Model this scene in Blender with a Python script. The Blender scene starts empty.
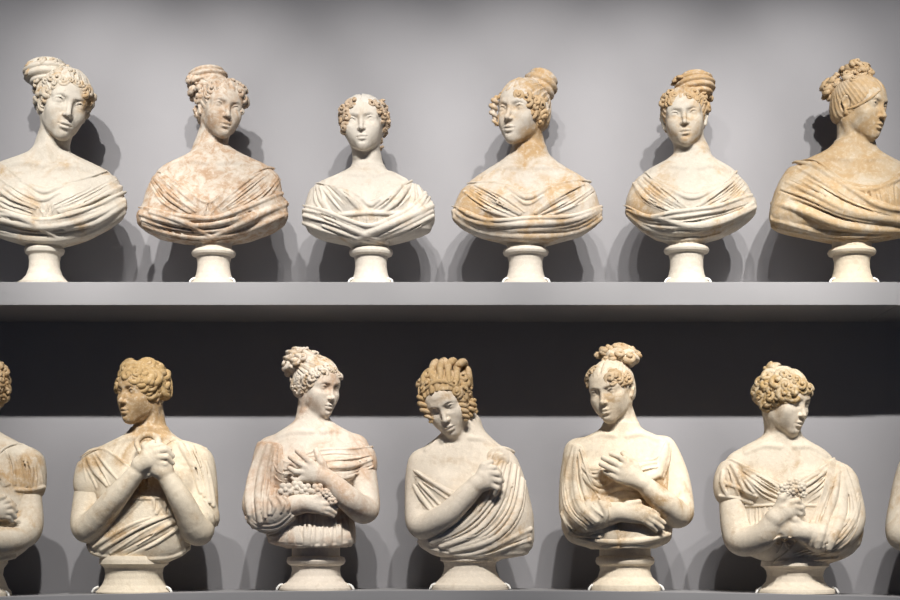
import bpy, math, os
import numpy as np

rng = np.random.default_rng(7)
C = bpy.context.scene.collection

# ------------------------------------------------------------------ camera geometry (900x600)
F, CAMD, HY = 1650.0, 5.5, 556.0          # focal length in px, distance to the upper shelf's front, horizon row
UP_Y, LOW_Y = 0.17, 0.06                  # depth of the bust axes on the two shelves (shelf front edge of the upper one = 0)
WALL_Y = 0.40


def M(px, py, y):
    d = CAMD + y
    return np.array([(px - 450.0) / F * d, y, (HY - py) / F * d])


# ------------------------------------------------------------------ signed distance toolkit
def smin(a, b, k):
    if k <= 0:
        return np.minimum(a, b)
    h = np.maximum(k - np.abs(a - b), 0.0) / k
    return np.minimum(a, b) - h * h * (k * 0.25)


def smax(a, b, k):
    return -smin(-a, -b, k)


class Frame:
    def __init__(s, o=(0, 0, 0), R=None, sc=1.0):
        s.o = np.asarray(o, float)
        s.R = np.eye(3) if R is None else np.asarray(R, float)
        s.sc = sc

    def w(s, p):
        return s.o + s.sc * (s.R @ np.asarray(p, float))


def rot(yaw=0, pitch=0, roll=0):
    a, b, c = math.radians(yaw), math.radians(pitch), math.radians(roll)
    Rz = np.array([[math.cos(a), -math.sin(a), 0], [math.sin(a), math.cos(a), 0], [0, 0, 1]])
    Rx = np.array([[1, 0, 0], [0, math.cos(b), -math.sin(b)], [0, math.sin(b), math.cos(b)]])
    Ry = np.array([[math.cos(c), 0, math.sin(c)], [0, 1, 0], [-math.sin(c), 0, math.cos(c)]])
    return Ry @ Rz @ Rx


ID = Frame()


class Grid:
    def __init__(g, lo, hi, h):
        g.lo = np.asarray(lo, float)
        g.h = h
        g.n = np.ceil((np.asarray(hi, float) - g.lo) / h).astype(int) + 1
        g.ax = [(g.lo[i] + h * np.arange(g.n[i])).astype(np.float32) for i in range(3)]
        g.f = np.full(g.n, 0.06, np.float32)

    def full(g):
        return g.ax[0][:, None, None], g.ax[1][None, :, None], g.ax[2][None, None, :]

    def sl(g, lo, hi):
        a = np.clip(np.floor((np.asarray(lo) - g.lo) / g.h).astype(int), 0, g.n)
        b = np.clip(np.ceil((np.asarray(hi) - g.lo) / g.h).astype(int) + 1, 0, g.n)
        if np.any(b - a < 1):
            return None
        return tuple(slice(a[i], b[i]) for i in range(3))

    def loc(g, s, fr):
        X = g.ax[0][s[0]][:, None, None] - np.float32(fr.o[0])
        Y = g.ax[1][s[1]][None, :, None] - np.float32(fr.o[1])
        Z = g.ax[2][s[2]][None, None, :] - np.float32(fr.o[2])
        if fr is ID:
            return X, Y, Z
        R = (fr.R / fr.sc).astype(np.float32)
        return (R[0, 0] * X + R[1, 0] * Y + R[2, 0] * Z, R[0, 1] * X + R[1, 1] * Y + R[2, 1] * Z,
                R[0, 2] * X + R[1, 2] * Y + R[2, 2] * Z)

    def put(g, s, d, k, op):
        if op == '+':
            g.f[s] = smin(g.f[s], d, k)
        else:
            g.f[s] = smax(g.f[s], -d, k)

    def ell(g, c, r, k=0.0, op='+', fr=ID, R=None):
        r = np.asarray(r, float) * np.ones(3)
        cw = fr.w(c)
        B = (r.max() * 1.02) * fr.sc + k + 3 * g.h
        if R is None and fr is ID:
            Bv = r + k + 3 * g.h
        else:
            Bv = np.full(3, B)
        s = g.sl(cw - Bv, cw + Bv)
        if s is None:
            return
        f2 = Frame(cw, fr.R if R is None else fr.R @ R, fr.sc)
        if R is None and fr is ID:
            X, Y, Z = g.loc(s, ID)
            X, Y, Z = X - np.float32(cw[0]), Y - np.float32(cw[1]), Z - np.float32(cw[2])
        else:
            X, Y, Z = g.loc(s, f2)
        a, b, c_ = (X / r[0]) ** 2, (Y / r[1]) ** 2, (Z / r[2]) ** 2
        k0 = np.sqrt(a + b + c_)
        k1 = np.sqrt(a / r[0] ** 2 + b / r[1] ** 2 + c_ / r[2] ** 2) + 1e-6
        d = (k0 * (k0 - 1) / k1 * fr.sc).astype(np.float32)
        g.put(s, d, k, op)

    def chain(g, pts, rad, k=0.0, op='+', fr=ID, kin=None):
        """round cones along a polyline, one smooth union with the field"""
        P = np.array([fr.w(p) for p in pts])
        rad = (np.asarray(rad, float) * np.ones(len(P))) * fr.sc
        mg = rad.max() + k + 3 * g.h
        s = g.sl(P.min(0) - mg, P.max(0) + mg)
        if s is None:
            return
        X, Y, Z = g.loc(s, ID)
        shp = np.broadcast_shapes(X.shape, Y.shape, Z.shape)
        D = np.full(shp, 0.2, np.float32)
        i0 = [q.start for q in s]
        for i in range(len(P) - 1):
            a, b = P[i], P[i + 1]
            m2 = max(rad[i], rad[i + 1]) + k + 3 * g.h
            t = g.sl(np.minimum(a, b) - m2, np.maximum(a, b) + m2)
            if t is None:
                continue
            u = tuple(slice(max(t[j].start - i0[j], 0), max(t[j].stop - i0[j], 0)) for j in range(3))
            x, y, z = (X[u[0]] - np.float32(a[0]), Y[:, u[1]] - np.float32(a[1]), Z[:, :, u[2]] - np.float32(a[2]))
            ab = (b - a).astype(np.float32)
            L2 = float(ab @ ab) + 1e-12
            h = np.clip((x * ab[0] + y * ab[1] + z * ab[2]) / L2, 0, 1)
            d = np.sqrt((x - h * ab[0]) ** 2 + (y - h * ab[1]) ** 2 + (z - h * ab[2]) ** 2) - (rad[i] + (rad[i + 1] - rad[i]) * h)
            D[u] = np.minimum(D[u], d) if kin is None else smin(D[u], d, kin)
        g.put(s, D, k, op)

    def sample(g, P):
        q = (np.asarray(P) - g.lo) / g.h
        q = np.clip(q, 0, g.n - 1.001)
        i = q.astype(int)
        t = q - i
        out = 0
        for a in (0, 1):
            for b in (0, 1):
                for c in (0, 1):
                    w = (t[..., 0] if a else 1 - t[..., 0]) * (t[..., 1] if b else 1 - t[..., 1]) * (t[..., 2] if c else 1 - t[..., 2])
                    out = out + w * g.f[i[..., 0] + a, i[..., 1] + b, i[..., 2] + c]
        return out

    def grad(g, p):
        e = g.h * 1.5
        q = np.array([np.array(p) + e * s * np.eye(3)[i] for i in range(3) for s in (1, -1)])
        v = g.sample(q)
        n = np.array([v[0] - v[1], v[2] - v[3], v[4] - v[5]])
        return n / (np.linalg.norm(n) + 1e-9)


def hit(gs, px, py):
    """first surface point the sight line through a pixel of the photograph meets"""
    lo = max(g.ax[1][0] for g in gs[:1])
    hi = gs[0].ax[1][-1]
    ys = np.linspace(lo, hi, 160)
    P = np.array([M(px, py, y) for y in ys])
    v = gs[0].sample(P)
    for g in gs[1:]:
        v = np.minimum(v, g.sample(P))
    neg = np.where(v < 0)[0]
    if len(neg) and neg[0] > 0:
        i = neg[0]
        t = v[i - 1] / (v[i - 1] - v[i])
        return P[i - 1] + t * (P[i] - P[i - 1])
    return P[int(np.argmin(v))]


def hits(gs, pts, off=0.0, drop=None):
    out = []
    for p in pts:
        q = hit(gs, p[0], p[1])
        v = [float(g.sample(q[None])[0]) for g in gs]
        if drop is not None and min(v) > drop:
            continue
        if min(v) > 1e-4:                       # just outside the outline: slide onto the edge
            g = gs[int(np.argmin(v))]
            for _ in range(3):
                q = q - g.grad(q) * float(g.sample(q[None])[0])
        d = np.array([0 - q[0], -CAMD - q[1], 0 - q[2]])
        d /= np.linalg.norm(d)
        o = p[2] if len(p) > 2 else off
        out.append(q + d * o)
    return np.array(out)


def spline(pts, n):
    P = np.asarray(pts, float)
    if len(P) == 2:
        t = np.linspace(0, 1, n)[:, None]
        return P[0] * (1 - t) + P[1] * t
    Q = np.vstack([2 * P[0] - P[1], P, 2 * P[-1] - P[-2]])
    out = []
    for t in np.linspace(0, len(P) - 1 - 1e-9, n):
        i = int(t)
        u = t - i
        a, b, c, d = Q[i], Q[i + 1], Q[i + 2], Q[i + 3]
        out.append(0.5 * (2 * b + (c - a) * u + (2 * a - 5 * b + 4 * c - d) * u * u + (3 * b - a - 3 * c + d) * u ** 3))
    return np.array(out)


def surface_nets(g):
    f = g.f
    s = f < 0
    c = [s[i:s.shape[0] - 1 + i, j:s.shape[1] - 1 + j, k:s.shape[2] - 1 + k] for i in (0, 1) for j in (0, 1) for k in (0, 1)]
    cnt = np.zeros(c[0].shape, np.int8)
    for q in c:
        cnt += q
    mask = (cnt > 0) & (cnt < 8)
    idx = np.argwhere(mask)
    if not len(idx):
        return np.zeros((0, 3)), np.zeros((0, 4), int)
    num = np.full(mask.shape, -1, np.int32)
    num[mask] = np.arange(len(idx))
    acc = np.zeros((len(idx), 3))
    nn = np.zeros(len(idx))
    co = [(i, j, k) for i in (0, 1) for j in (0, 1) for k in (0, 1)]
    val = {q: f[idx[:, 0] + q[0], idx[:, 1] + q[1], idx[:, 2] + q[2]].astype(float) for q in co}
    for a in co:
        for ax in range(3):
            if a[ax] == 0:
                b = tuple(1 if t == ax else a[t] for t in range(3))
                m = (val[a] < 0) != (val[b] < 0)
                t = val[a] / np.where(m, val[a] - val[b], 1)
                p = np.array(a, float)[None, :].repeat(len(idx), 0)
                p[:, ax] += t
                acc[m] += p[m]
                nn[m] += 1
    V = g.lo + g.h * (idx + acc / nn[:, None])
    quads = []
    for ax in range(3):
        o1, o2 = [t for t in range(3) if t != ax]
        a = [slice(1, -1)] * 3
        b = [slice(1, -1)] * 3
        a[ax] = slice(0, -1)
        b[ax] = slice(1, None)
        sa, sb = s[tuple(a)], s[tuple(b)]
        for inside, m in ((True, sa & ~sb), (False, ~sa & sb)):
            e = np.argwhere(m)
            if not len(e):
                continue
            e = e + np.array([0 if t == ax else 1 for t in range(3)])
            def cell(d1, d2):
                q = e.copy()
                q[:, o1] -= d1
                q[:, o2] -= d2
                return num[q[:, 0], q[:, 1], q[:, 2]]
            Q = np.stack([cell(1, 1), cell(0, 1), cell(0, 0), cell(1, 0)], 1)
            flip = (ax == 1) ^ (not inside)
            quads.append(Q[:, ::-1] if flip else Q)
    Qs = np.vstack(quads)
    return V, Qs[(Qs >= 0).all(1)]


def mesh_obj(name, V, Q, mat, parent=None, smooth=True):
    me = bpy.data.meshes.new(name)
    V = np.asarray(V, np.float32)
    Q = np.asarray(Q, np.int32)
    me.vertices.add(len(V))
    me.vertices.foreach_set('co', V.ravel())
    me.loops.add(Q.size)
    me.loops.foreach_set('vertex_index', Q.ravel())
    me.polygons.add(len(Q))
    me.polygons.foreach_set('loop_start', np.arange(len(Q), dtype=np.int32) * Q.shape[1])
    me.polygons.foreach_set('use_smooth', np.full(len(Q), smooth))
    me.update(calc_edges=True)
    me.validate()
    me.materials.append(mat)
    o = bpy.data.objects.new(name, me)
    C.objects.link(o)
    if parent:
        o.parent = parent
    return o


def drop_small(V, Q, keep=0.02):
    """remove crumbs the fold carving may leave loose"""
    n = len(V)
    lab = np.arange(n)
    for _ in range(400):
        m = lab[Q].min(1)
        new = lab.copy()
        for c in range(4):
            np.minimum.at(new, Q[:, c], m)
        new = new[new]
        if (new == lab).all():
            break
        lab = new
    u, inv, cn = np.unique(lab, return_inverse=True, return_counts=True)
    ok = (cn >= max(keep * n, 30))[inv]
    Q = Q[ok[Q[:, 0]]]
    mp = np.cumsum(ok) - 1
    return V[ok], mp[Q]


def grid_obj(name, g, org, mat, parent):
    V, Q = drop_small(*surface_nets(g))
    return mesh_obj(name, V - org, Q, mat, parent)


def tube_mesh(P, rad, sides=8):
    """closed swept tube with rounded ends"""
    P = np.asarray(P, float)
    rad = np.asarray(rad, float) * np.ones(len(P))
    T = np.gradient(P, axis=0)
    T /= np.linalg.norm(T, axis=1)[:, None] + 1e-12
    up = np.array([0.3, 0.2, 0.93])
    if abs(T[0] @ up) > 0.9:
        up = np.array([1.0, 0, 0])
    n = np.cross(T[0], up)
    n /= np.linalg.norm(n)
    ca, sa = np.cos(np.arange(sides) / sides * 2 * np.pi), np.sin(np.arange(sides) / sides * 2 * np.pi)
    rings = []
    prm = [(0, -0.7, 0.6)] + [(i, 0, 1) for i in range(len(P))] + [(len(P) - 1, 0.7, 0.6)]
    N = []
    for i in range(len(P)):
        n = n - (n @ T[i]) * T[i]
        n /= np.linalg.norm(n) + 1e-12
        N.append((n, np.cross(T[i], n)))
    for i, sh, f in prm:
        c = P[i] + T[i] * sh * rad[i]
        rings.append(c + f * rad[i] * (ca[:, None] * N[i][0] + sa[:, None] * N[i][1]))
    V = np.vstack(rings + [[P[0] - T[0] * rad[0]], [P[-1] + T[-1] * rad[-1]]])
    Q = []
    m = len(rings)
    for i in range(m - 1):
        for j in range(sides):
            a, b = i * sides + j, i * sides + (j + 1) % sides
            Q.append((a, b, b + sides, a + sides))
    A, Bq = m * sides, m * sides + 1
    for j in range(0, sides, 2):
        Q.append((A, (j + 2) % sides, j + 1, j))
        o = (m - 1) * sides
        Q.append((Bq, o + j, o + j + 1, o + (j + 2) % sides))
    return V, np.array(Q)


def join_meshes(L):
    Vs, Qs, n = [], [], 0
    for V, Q in L:
        Vs.append(V)
        Qs.append(Q + n)
        n += len(V)
    return np.vstack(Vs), np.vstack(Qs)


def lathe(prof, n=64):
    """prof: (r, z) from the top down; closed at both ends"""
    a = np.arange(n) / n * 2 * np.pi
    V = np.vstack([np.stack([r * np.cos(a), r * np.sin(a), np.full(n, z)], 1) for r, z in prof])
    Q = []
    for i in range(len(prof) - 1):
        for j in range(n):
            k = (j + 1) % n
            Q.append((i * n + j, (i + 1) * n + j, (i + 1) * n + k, i * n + k))
    return V, np.array(Q)

# ------------------------------------------------------------------ materials
def new_mat(name):
    m = bpy.data.materials.new(name)
    m.use_nodes = True
    nt = m.node_tree
    b = nt.nodes['Principled BSDF']
    return m, nt, b


def nd(nt, t, **kw):
    n = nt.nodes.new(t)
    for k, v in kw.items():
        setattr(n, k, v)
    return n


def math_n(nt, op, a, b=None, clamp=False):
    n = nd(nt, 'ShaderNodeMath', operation=op, use_clamp=clamp)
    for i, v in enumerate((a, b)):
        if v is None:
            continue
        if isinstance(v, (int, float)):
            n.inputs[i].default_value = v
        else:
            nt.links.new(v, n.inputs[i])
    return n.outputs[0]


def noise(nt, co, scale, detail=4, rough=0.55, dist=0.0, off=0.0):
    mp = nd(nt, 'ShaderNodeMapping')
    mp.inputs['Location'].default_value = (off, off * 0.7, -off)
    nt.links.new(co, mp.inputs['Vector'])
    n = nd(nt, 'ShaderNodeTexNoise')
    nt.links.new(mp.outputs[0], n.inputs['Vector'])
    n.inputs['Scale'].default_value = scale
    n.inputs['Detail'].default_value = detail
    n.inputs['Roughness'].default_value = rough
    n.inputs['Distortion'].default_value = dist
    return n.outputs['Fac']


def ramp(nt, fac, lo, hi):
    n = nd(nt, 'ShaderNodeMapRange', interpolation_type='SMOOTHSTEP')
    nt.links.new(fac, n.inputs['Value'])
    n.inputs['From Min'].default_value = lo
    n.inputs['From Max'].default_value = hi
    return n.outputs['Result']


def mix(nt, fac, a, b):
    n = nd(nt, 'ShaderNodeMix', data_type='RGBA')
    if isinstance(fac, (int, float)):
        n.inputs['Factor'].default_value = fac
    else:
        nt.links.new(fac, n.inputs['Factor'])
    for s, v in (('A', a), ('B', b)):
        q = [i for i in n.inputs if i.name == s and i.type == 'RGBA'][0]
        if isinstance(v, tuple):
            q.default_value = v + (1,)
        else:
            nt.links.new(v, q)
    return [o for o in n.outputs if o.type == 'RGBA'][0]


CREAM = (0.52, 0.47, 0.395)
OCHRE = (0.44, 0.29, 0.145)
PINK = (0.50, 0.33, 0.215)


def plaster(name, base=CREAM, stain=OCHRE, amount=0.35, spots=(), seed=0.0, patch=11.0, sharp=0.16):
    """old plaster: cream body colour, patina in blotches, a few stained places (local centre, radius, strength)"""
    m, nt, b = new_mat(name)
    co = nd(nt, 'ShaderNodeTexCoord').outputs['Object']
    big = noise(nt, co, patch, 6, 0.62, 0.6, seed)
    val = math_n(nt, 'ADD', big, amount - 0.5)
    for c, r, st in spots:
        d = nd(nt, 'ShaderNodeVectorMath', operation='DISTANCE')
        nt.links.new(co, d.inputs[0])
        d.inputs[1].default_value = tuple(c)
        q = math_n(nt, 'DIVIDE', d.outputs['Value'], r)
        q = math_n(nt, 'SUBTRACT', 1.0, q)
        q = math_n(nt, 'MULTIPLY', math_n(nt, 'MAXIMUM', q, 0.0), st)
        val = math_n(nt, 'ADD', val, q)
    mask = ramp(nt, val, 0.5 - sharp, 0.5 + sharp)
    fine = noise(nt, co, 75, 5, 0.65, 0.2, seed + 3)
    col = mix(nt, mask, base, stain)
    pale = tuple(min(1, v * 1.16 + 0.02) for v in base)
    col = mix(nt, math_n(nt, 'MULTIPLY', ramp(nt, fine, 0.45, 0.72), 0.55), col, pale)
    gr = noise(nt, co, 27, 6, 0.7, 0.8, seed + 5)
    col = mix(nt, math_n(nt, 'MULTIPLY', ramp(nt, gr, 0.50, 0.70), 0.38), col, tuple(v * q for v, q in zip(base, (.74, .68, .60))))
    sp = noise(nt, co, 210, 3, 0.6, 0, seed + 9)
    col = mix(nt, math_n(nt, 'MULTIPLY', ramp(nt, sp, 0.66, 0.74), 0.5), col, tuple(v * 0.55 for v in stain))
    nt.links.new(col, b.inputs['Base Color'])
    b.inputs['Roughness'].default_value = 0.72
    b.inputs['Specular IOR Level'].default_value = 0.25
    bp = nd(nt, 'ShaderNodeBump')
    bp.inputs['Strength'].default_value = 0.5
    bp.inputs['Distance'].default_value = 0.004
    nt.links.new(math_n(nt, 'ADD', math_n(nt, 'MULTIPLY', fine, 0.6), math_n(nt, 'MULTIPLY', noise(nt, co, 160, 4), 0.4)), bp.inputs['Height'])
    nt.links.new(bp.outputs[0], b.inputs['Normal'])
    return m


# ------------------------------------------------------------------ head
def mirror(p):
    return [(-q[0],) + tuple(q[1:]) for q in p]


def face(g, fr, w=1.0, smile=0.0, lids=1.0):
    E, H = g.ell, g.chain
    E((0, .010, .026), (.071 * w, .092, .080), fr=fr)
    E((0, -.024, -.028), (.053 * w, .060, .071), .030, fr=fr)
    for s in (-1, 1):
        H([(s * .038 * w, .006, -.046), (s * .027 * w, -.032, -.073), (s * .009, -.060, -.091)], [.018, .016, .0145], .028, fr=fr)
        E((s * .034 * w, -.056, -.026), (.022, .020, .021), .026, fr=fr)
    for s in (-1, 1):
        E((s * .025 * w, -.046, -.047), (.021, .024, .024), .028, fr=fr)
    E((0, -.0655, -.0925), (.0165, .0170, .0150), .016, fr=fr)
    E((0, -.058, .034), (.044 * w, .0215, .028), .03, fr=fr)
    H([(-.043 * w, -.064, .014), (-.024, -.0765, .0185), (0, -.079, .013), (.024, -.0765, .0185), (.043 * w, -.064, .014)],
      [.007, .009, .008, .009, .007], .016, fr=fr)
    E((0, -.070, -.062), (.030, .017, .026), .018, fr=fr)
    for s in (-1, 1):                                                         # eyes
        E((s * .0318 * w, -.0920, .000), (.0205, .0190, .0165), .009, '-', fr=fr)
        E((s * .013, -.096, .000), (.008, .012, .012), .010, '-', fr=fr)
        E((s * .0320 * w, -.0655, -.0015), (.0168, .0146, .0148), .002, fr=fr)
        H([(s * .0155, -.0755, -.004), (s * .023 * w, -.0808, .0070), (s * .032 * w, -.0812, .0100), (s * .042 * w, -.0760, .0065), (s * .050 * w, -.067, -.002)],
          np.array([.0016, .0024, .0026, .0024, .0016]) * lids, .003, fr=fr)
        H([(s * .0165, -.0755, -.0065), (s * .026 * w, -.0788, -.0132), (s * .037 * w, -.0768, -.0130), (s * .048 * w, -.068, -.005)],
          np.array([.0013, .0020, .0020, .0014]) * lids, .004, fr=fr)
    H([(0, -.0775, .014), (0, -.0855, -.004), (0, -.0965, -.0265), (0, -.1000, -.0335)], [.0080, .0070, .0076, .0078], .010, fr=fr)
    E((0, -.1015, -.0348), (.0074, .0070, .0066), .006, fr=fr)
    for s in (-1, 1):
        E((s * .0102, -.0895, -.0372), (.0058, .0090, .0062), .005, fr=fr)
        E((s * .0055, -.0955, -.0428), (.0028, .0044, .0026), .002, '-', fr=fr)
    E((0, -.094, -.052), (.0035, .006, .007), .005, '-', fr=fr)               # philtrum
    sm = smile * .004
    H([(-.0200, -.0790, -.0650 + sm), (-.010, -.0888, -.0615), (-.004, -.0908, -.0600), (0, -.0905, -.0612), (.004, -.0908, -.0600), (.010, -.0888, -.0615), (.0200, -.0790, -.0650 + sm)],
      [.0020, .0042, .0047, .0042, .0047, .0042, .0020], .004, fr=fr)
    H([(-.0180, -.0790, -.0690 + sm), (-.008, -.0875, -.0745), (0, -.0892, -.0758), (.008, -.0875, -.0745), (.0180, -.0790, -.0690 + sm)],
      [.0022, .0048, .0054, .0048, .0022], .004, fr=fr)
    H([(-.0220, -.0800, -.0655 + sm), (-.010, -.0955, -.0675), (0, -.0970, -.0672), (.010, -.0955, -.0675), (.0220, -.0800, -.0655 + sm)],
      [.0013, .0017, .0018, .0017, .0013], .002, '-', fr=fr)
    E((0, -.0935, -.0835), (.017, .009, .0050), .007, '-', fr=fr)             # groove over the chin
    for s in (-1, 1):                                                         # ears
        H([(s * .066 * w, .008, -.030), (s * .071 * w, .010, -.012), (s * .077 * w, .020, .008), (s * .075 * w, .014, .024), (s * .070 * w, .002, .022)],
          [.0078, .0060, .0056, .0050, .0045], .004, fr=fr)
        E((s * .069 * w, .012, .002), (.006, .012, .018), .004, fr=fr)
        E((s * .076 * w, .008, .002), (.0050, .0075, .0105), .004, '-', fr=fr)


def hair_cap(g, fr, bun=(0, .8, .6), low=0.0, w=1.0, amp=.0015, n=20, part=True, vol=0.0, bald=False, nape=-.06):
    vol = vol + .002
    """combed hair shell: strands run from the parting to the bun, the face and ears cut free"""
    c = fr.w((0, .01, .01))
    s = g.sl(c - .19 * fr.sc, c + .19 * fr.sc)
    X, Y, Z = g.loc(s, fr)

    def el(c, r):
        a = ((X - c[0]) / r[0]) ** 2, ((Y - c[1]) / r[1]) ** 2, ((Z - c[2]) / r[2]) ** 2
        k0 = np.sqrt(sum(a))
        k1 = np.sqrt(a[0] / r[0] ** 2 + a[1] / r[1] ** 2 + a[2] / r[2] ** 2) + 1e-6
        return k0 * (k0 - 1) / k1
    d = el((0, .012, .027), (.0765 * w + vol, .0985 + vol, .085 + vol))
    d = smin(d, el((0, .036, -.020), (.066 * w + vol * .5, .064 + vol, .062)), .025)
    b = np.array(bun, float)
    b /= np.linalg.norm(b)
    e1 = np.cross(b, (1, 0, 0.01))
    e1 /= np.linalg.norm(e1)
    e2 = np.cross(b, e1)
    ux, uy, uz = X, Y - .01, Z - .02
    ph = np.arctan2(ux * e2[0] + uy * e2[1] + uz * e2[2], ux * e1[0] + uy * e1[1] + uz * e1[2])
    ax = (ux * b[0] + uy * b[1] + uz * b[2]) / .09
    q = np.sin(n * ph + 1.4 * np.sin(2.2 * ax + 3 * ph)) + .5 * np.sin(2.3 * n * ph + 1.0 * ax + 2.0)
    d = d - amp * q
    if part:
        d = d + .006 * np.exp(-(X / .0035) ** 2) * (ax < .75)
    cut = el((0, -.104, -.034 - low), (.112, .088, .092))
    d = smax(d, -cut, .008)
    d = smax(d, -el((0, -.055, -.075), (.12, .075, .055)), .008)              # in front of the ears
    for sx in (-1, 1):
        if bald:
            d = smax(d, -el((sx * .08, .010, -.002), (.020, .021, .030)), .004)
    d = smax(d, (nape - Z) + .25 * np.minimum(Y, 0), .026)
    g.f[s] = np.minimum(g.f[s], (d * fr.sc).astype(np.float32))


def spiral(c, n, R, turns=1.6, a0=0.0, hand=1, rise=.55):
    n = n / (np.linalg.norm(n) + 1e-9)
    e1 = np.cross(n, (math.sin(a0 * 5), 0.2, math.cos(a0 * 5)))
    e1 /= np.linalg.norm(e1) + 1e-9
    e2 = np.cross(n, e1)
    t = np.linspace(0, 1, int(13 * turns) + 3)
    a = a0 + hand * 2 * np.pi * turns * t
    r = R * (0.78 - 0.66 * t)
    q = a0 * 7 % 1
    P = c + (r * np.cos(a) * (.78 + .5 * q))[:, None] * e1 + (r * np.sin(a))[:, None] * e2 + (R * rise * t ** 1.3 - R * .30)[:, None] * n
    return P * (1, 1, 1), R * (0.40 - 0.16 * t)


# ------------------------------------------------------------------ bust builder
class Bust:
    def __init__(b, low, cx, label, group, base, seed, spots=(), amount=.36, stain=OCHRE, hair_amt=None, colour=CREAM, hair_stain=None, patch=11.0, hair_base=None, curl_base=None, curl_stain=None, curl_amt=None):
        b.y0 = LOW_Y if low else UP_Y
        b.low = low
        b.slim = 1.2 if low else 2.2
        b.zs = Z_LOW(M(cx, 590, b.y0)[0]) if low else Z_UP
        p = M(cx, 300, b.y0)
        b.org = np.array([p[0], b.y0, b.zs])
        b.pm = (CAMD + b.y0) / F
        o = bpy.data.objects.new('portrait_bust', None)
        o.empty_display_size = .1
        C.objects.link(o)
        o.location = b.org
        o['label'] = label
        o['category'] = 'bust'
        o['group'] = group
        b.root = o
        loc = [((b.P(x, y, dy) - b.org), r * b.pm, st) for x, y, dy, r, st in spots]
        b.m_skin = plaster('plaster_skin', colour, stain, amount, loc, seed, patch)
        b.m_cloth = plaster('plaster_cloth', colour, stain, amount + .04, loc, seed + 1.7, patch)
        b.m_hair = plaster('plaster_hair', hair_base or colour, hair_stain or stain, amount if hair_amt is None else hair_amt, loc, seed + 4.1, patch * 2)
        b.m_curl = b.m_hair if curl_base is None else plaster('plaster_curls', curl_base, curl_stain or stain, curl_amt or amount, loc, seed + 6.3, patch * 3)
        b.m_socle = plaster('plaster_socle', tuple(v * 1.04 for v in colour), stain, .16, [], seed + 8)
        b.rg = np.random.default_rng(int(seed * 10) + 5)

    def P(b, x, y, dy=0.0):
        return M(x, y, b.y0 + dy)

    def grid(b, x0, y0, x1, y1, dlo, dhi, h):
        A, B = b.P(x0, y1, dlo), b.P(x1, y0, dlo)
        A2, B2 = b.P(x0, y1, dhi), b.P(x1, y0, dhi)
        lo = np.minimum(np.minimum(A, B), np.minimum(A2, B2))
        hi = np.maximum(np.maximum(A, B), np.maximum(A2, B2))
        lo[1], hi[1] = b.y0 + dlo, b.y0 + dhi
        return Grid(lo, hi, h)

    def loft(b, g, rows, p=2.25):
        """trunk from levels: (row, left, right, front depth, back depth)"""
        R = np.array(rows, float)
        z = np.array([b.P(0, r, 0)[2] for r in R[:, 0]])
        o = np.argsort(z)
        z, R = z[o], R[o]
        xl = np.array([b.P(v, 0, 0)[0] for v in R[:, 1]])
        xr = np.array([b.P(v, 0, 0)[0] for v in R[:, 2]])
        gz = g.ax[2]
        sg = .0075
        kern = np.exp(-0.5 * (np.arange(-12, 13) * g.h / sg) ** 2)
        kern /= kern.sum()
        zz = np.concatenate([gz[0] + g.h * np.arange(-12, 0), gz, gz[-1] + g.h * np.arange(1, 13)])

        def it(v):
            return np.convolve(np.interp(zz, z, v), kern, 'valid').astype(np.float32)[None, None, :]
        c, a = it((xl + xr) / 2), np.maximum(it((xr - xl) / 2 - b.slim * b.pm), .004)
        yf, yb = it(R[:, 3]) + b.y0, it(R[:, 4]) + b.y0
        cy, bb = (yf + yb) / 2, np.maximum((yb - yf) / 2, .004)
        X, Y, Z = g.full()
        d = ((np.abs(X - c) / a) ** p + (np.abs(Y - cy) / bb) ** p) ** np.float32(1 / p)
        d = (d - 1) * np.minimum(a, bb)
        d = np.maximum(d, np.maximum(Z - z[-1], z[0] - Z)).astype(np.float32)
        gx, gy, gzz = np.gradient(d, g.h)
        mag = np.sqrt(gx * gx + gy * gy + gzz * gzz)
        return np.clip(d / np.clip(mag, .35, 4), -.06, .06).astype(np.float32)

    def edge(b, g, pl, dy=-.08):
        """height of a hem traced in the photograph, as a function of x"""
        q = np.array([b.P(x, y, dy) for x, y in spline(pl, 40)])
        o = np.argsort(q[:, 0])
        return np.interp(g.ax[0], q[o, 0], q[o, 2]).astype(np.float32)[:, None, None]

    def fold(b, g, src, pts, r, inset=.2, k=.4, op='+', n=14, off=None):
        """a fold: swept along the surface under the traced line; r in px, one per control point or constant"""
        q = spline(pts, n)
        rr = np.interp(np.linspace(0, 1, n), np.linspace(0, 1, len(np.atleast_1d(r))), np.atleast_1d(r)) * b.pm
        W = hits(src, q[:, :2], drop=.003)
        if len(W) < 3:
            return
        n, rr = len(W), rr[:len(W)]
        W = np.vstack([W[:1], (W[:-2] + 2 * W[1:-1] + W[2:]) / 4, W[-1:]])
        for i in range(n):
            w = W[i]
            d = np.array([0, -CAMD, 0]) - w
            d /= np.linalg.norm(d)
            W[i] = w + d * (-inset * rr[i] if off is None else off)
        g.chain(W, rr, float(np.mean(rr)) * k, op)

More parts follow.
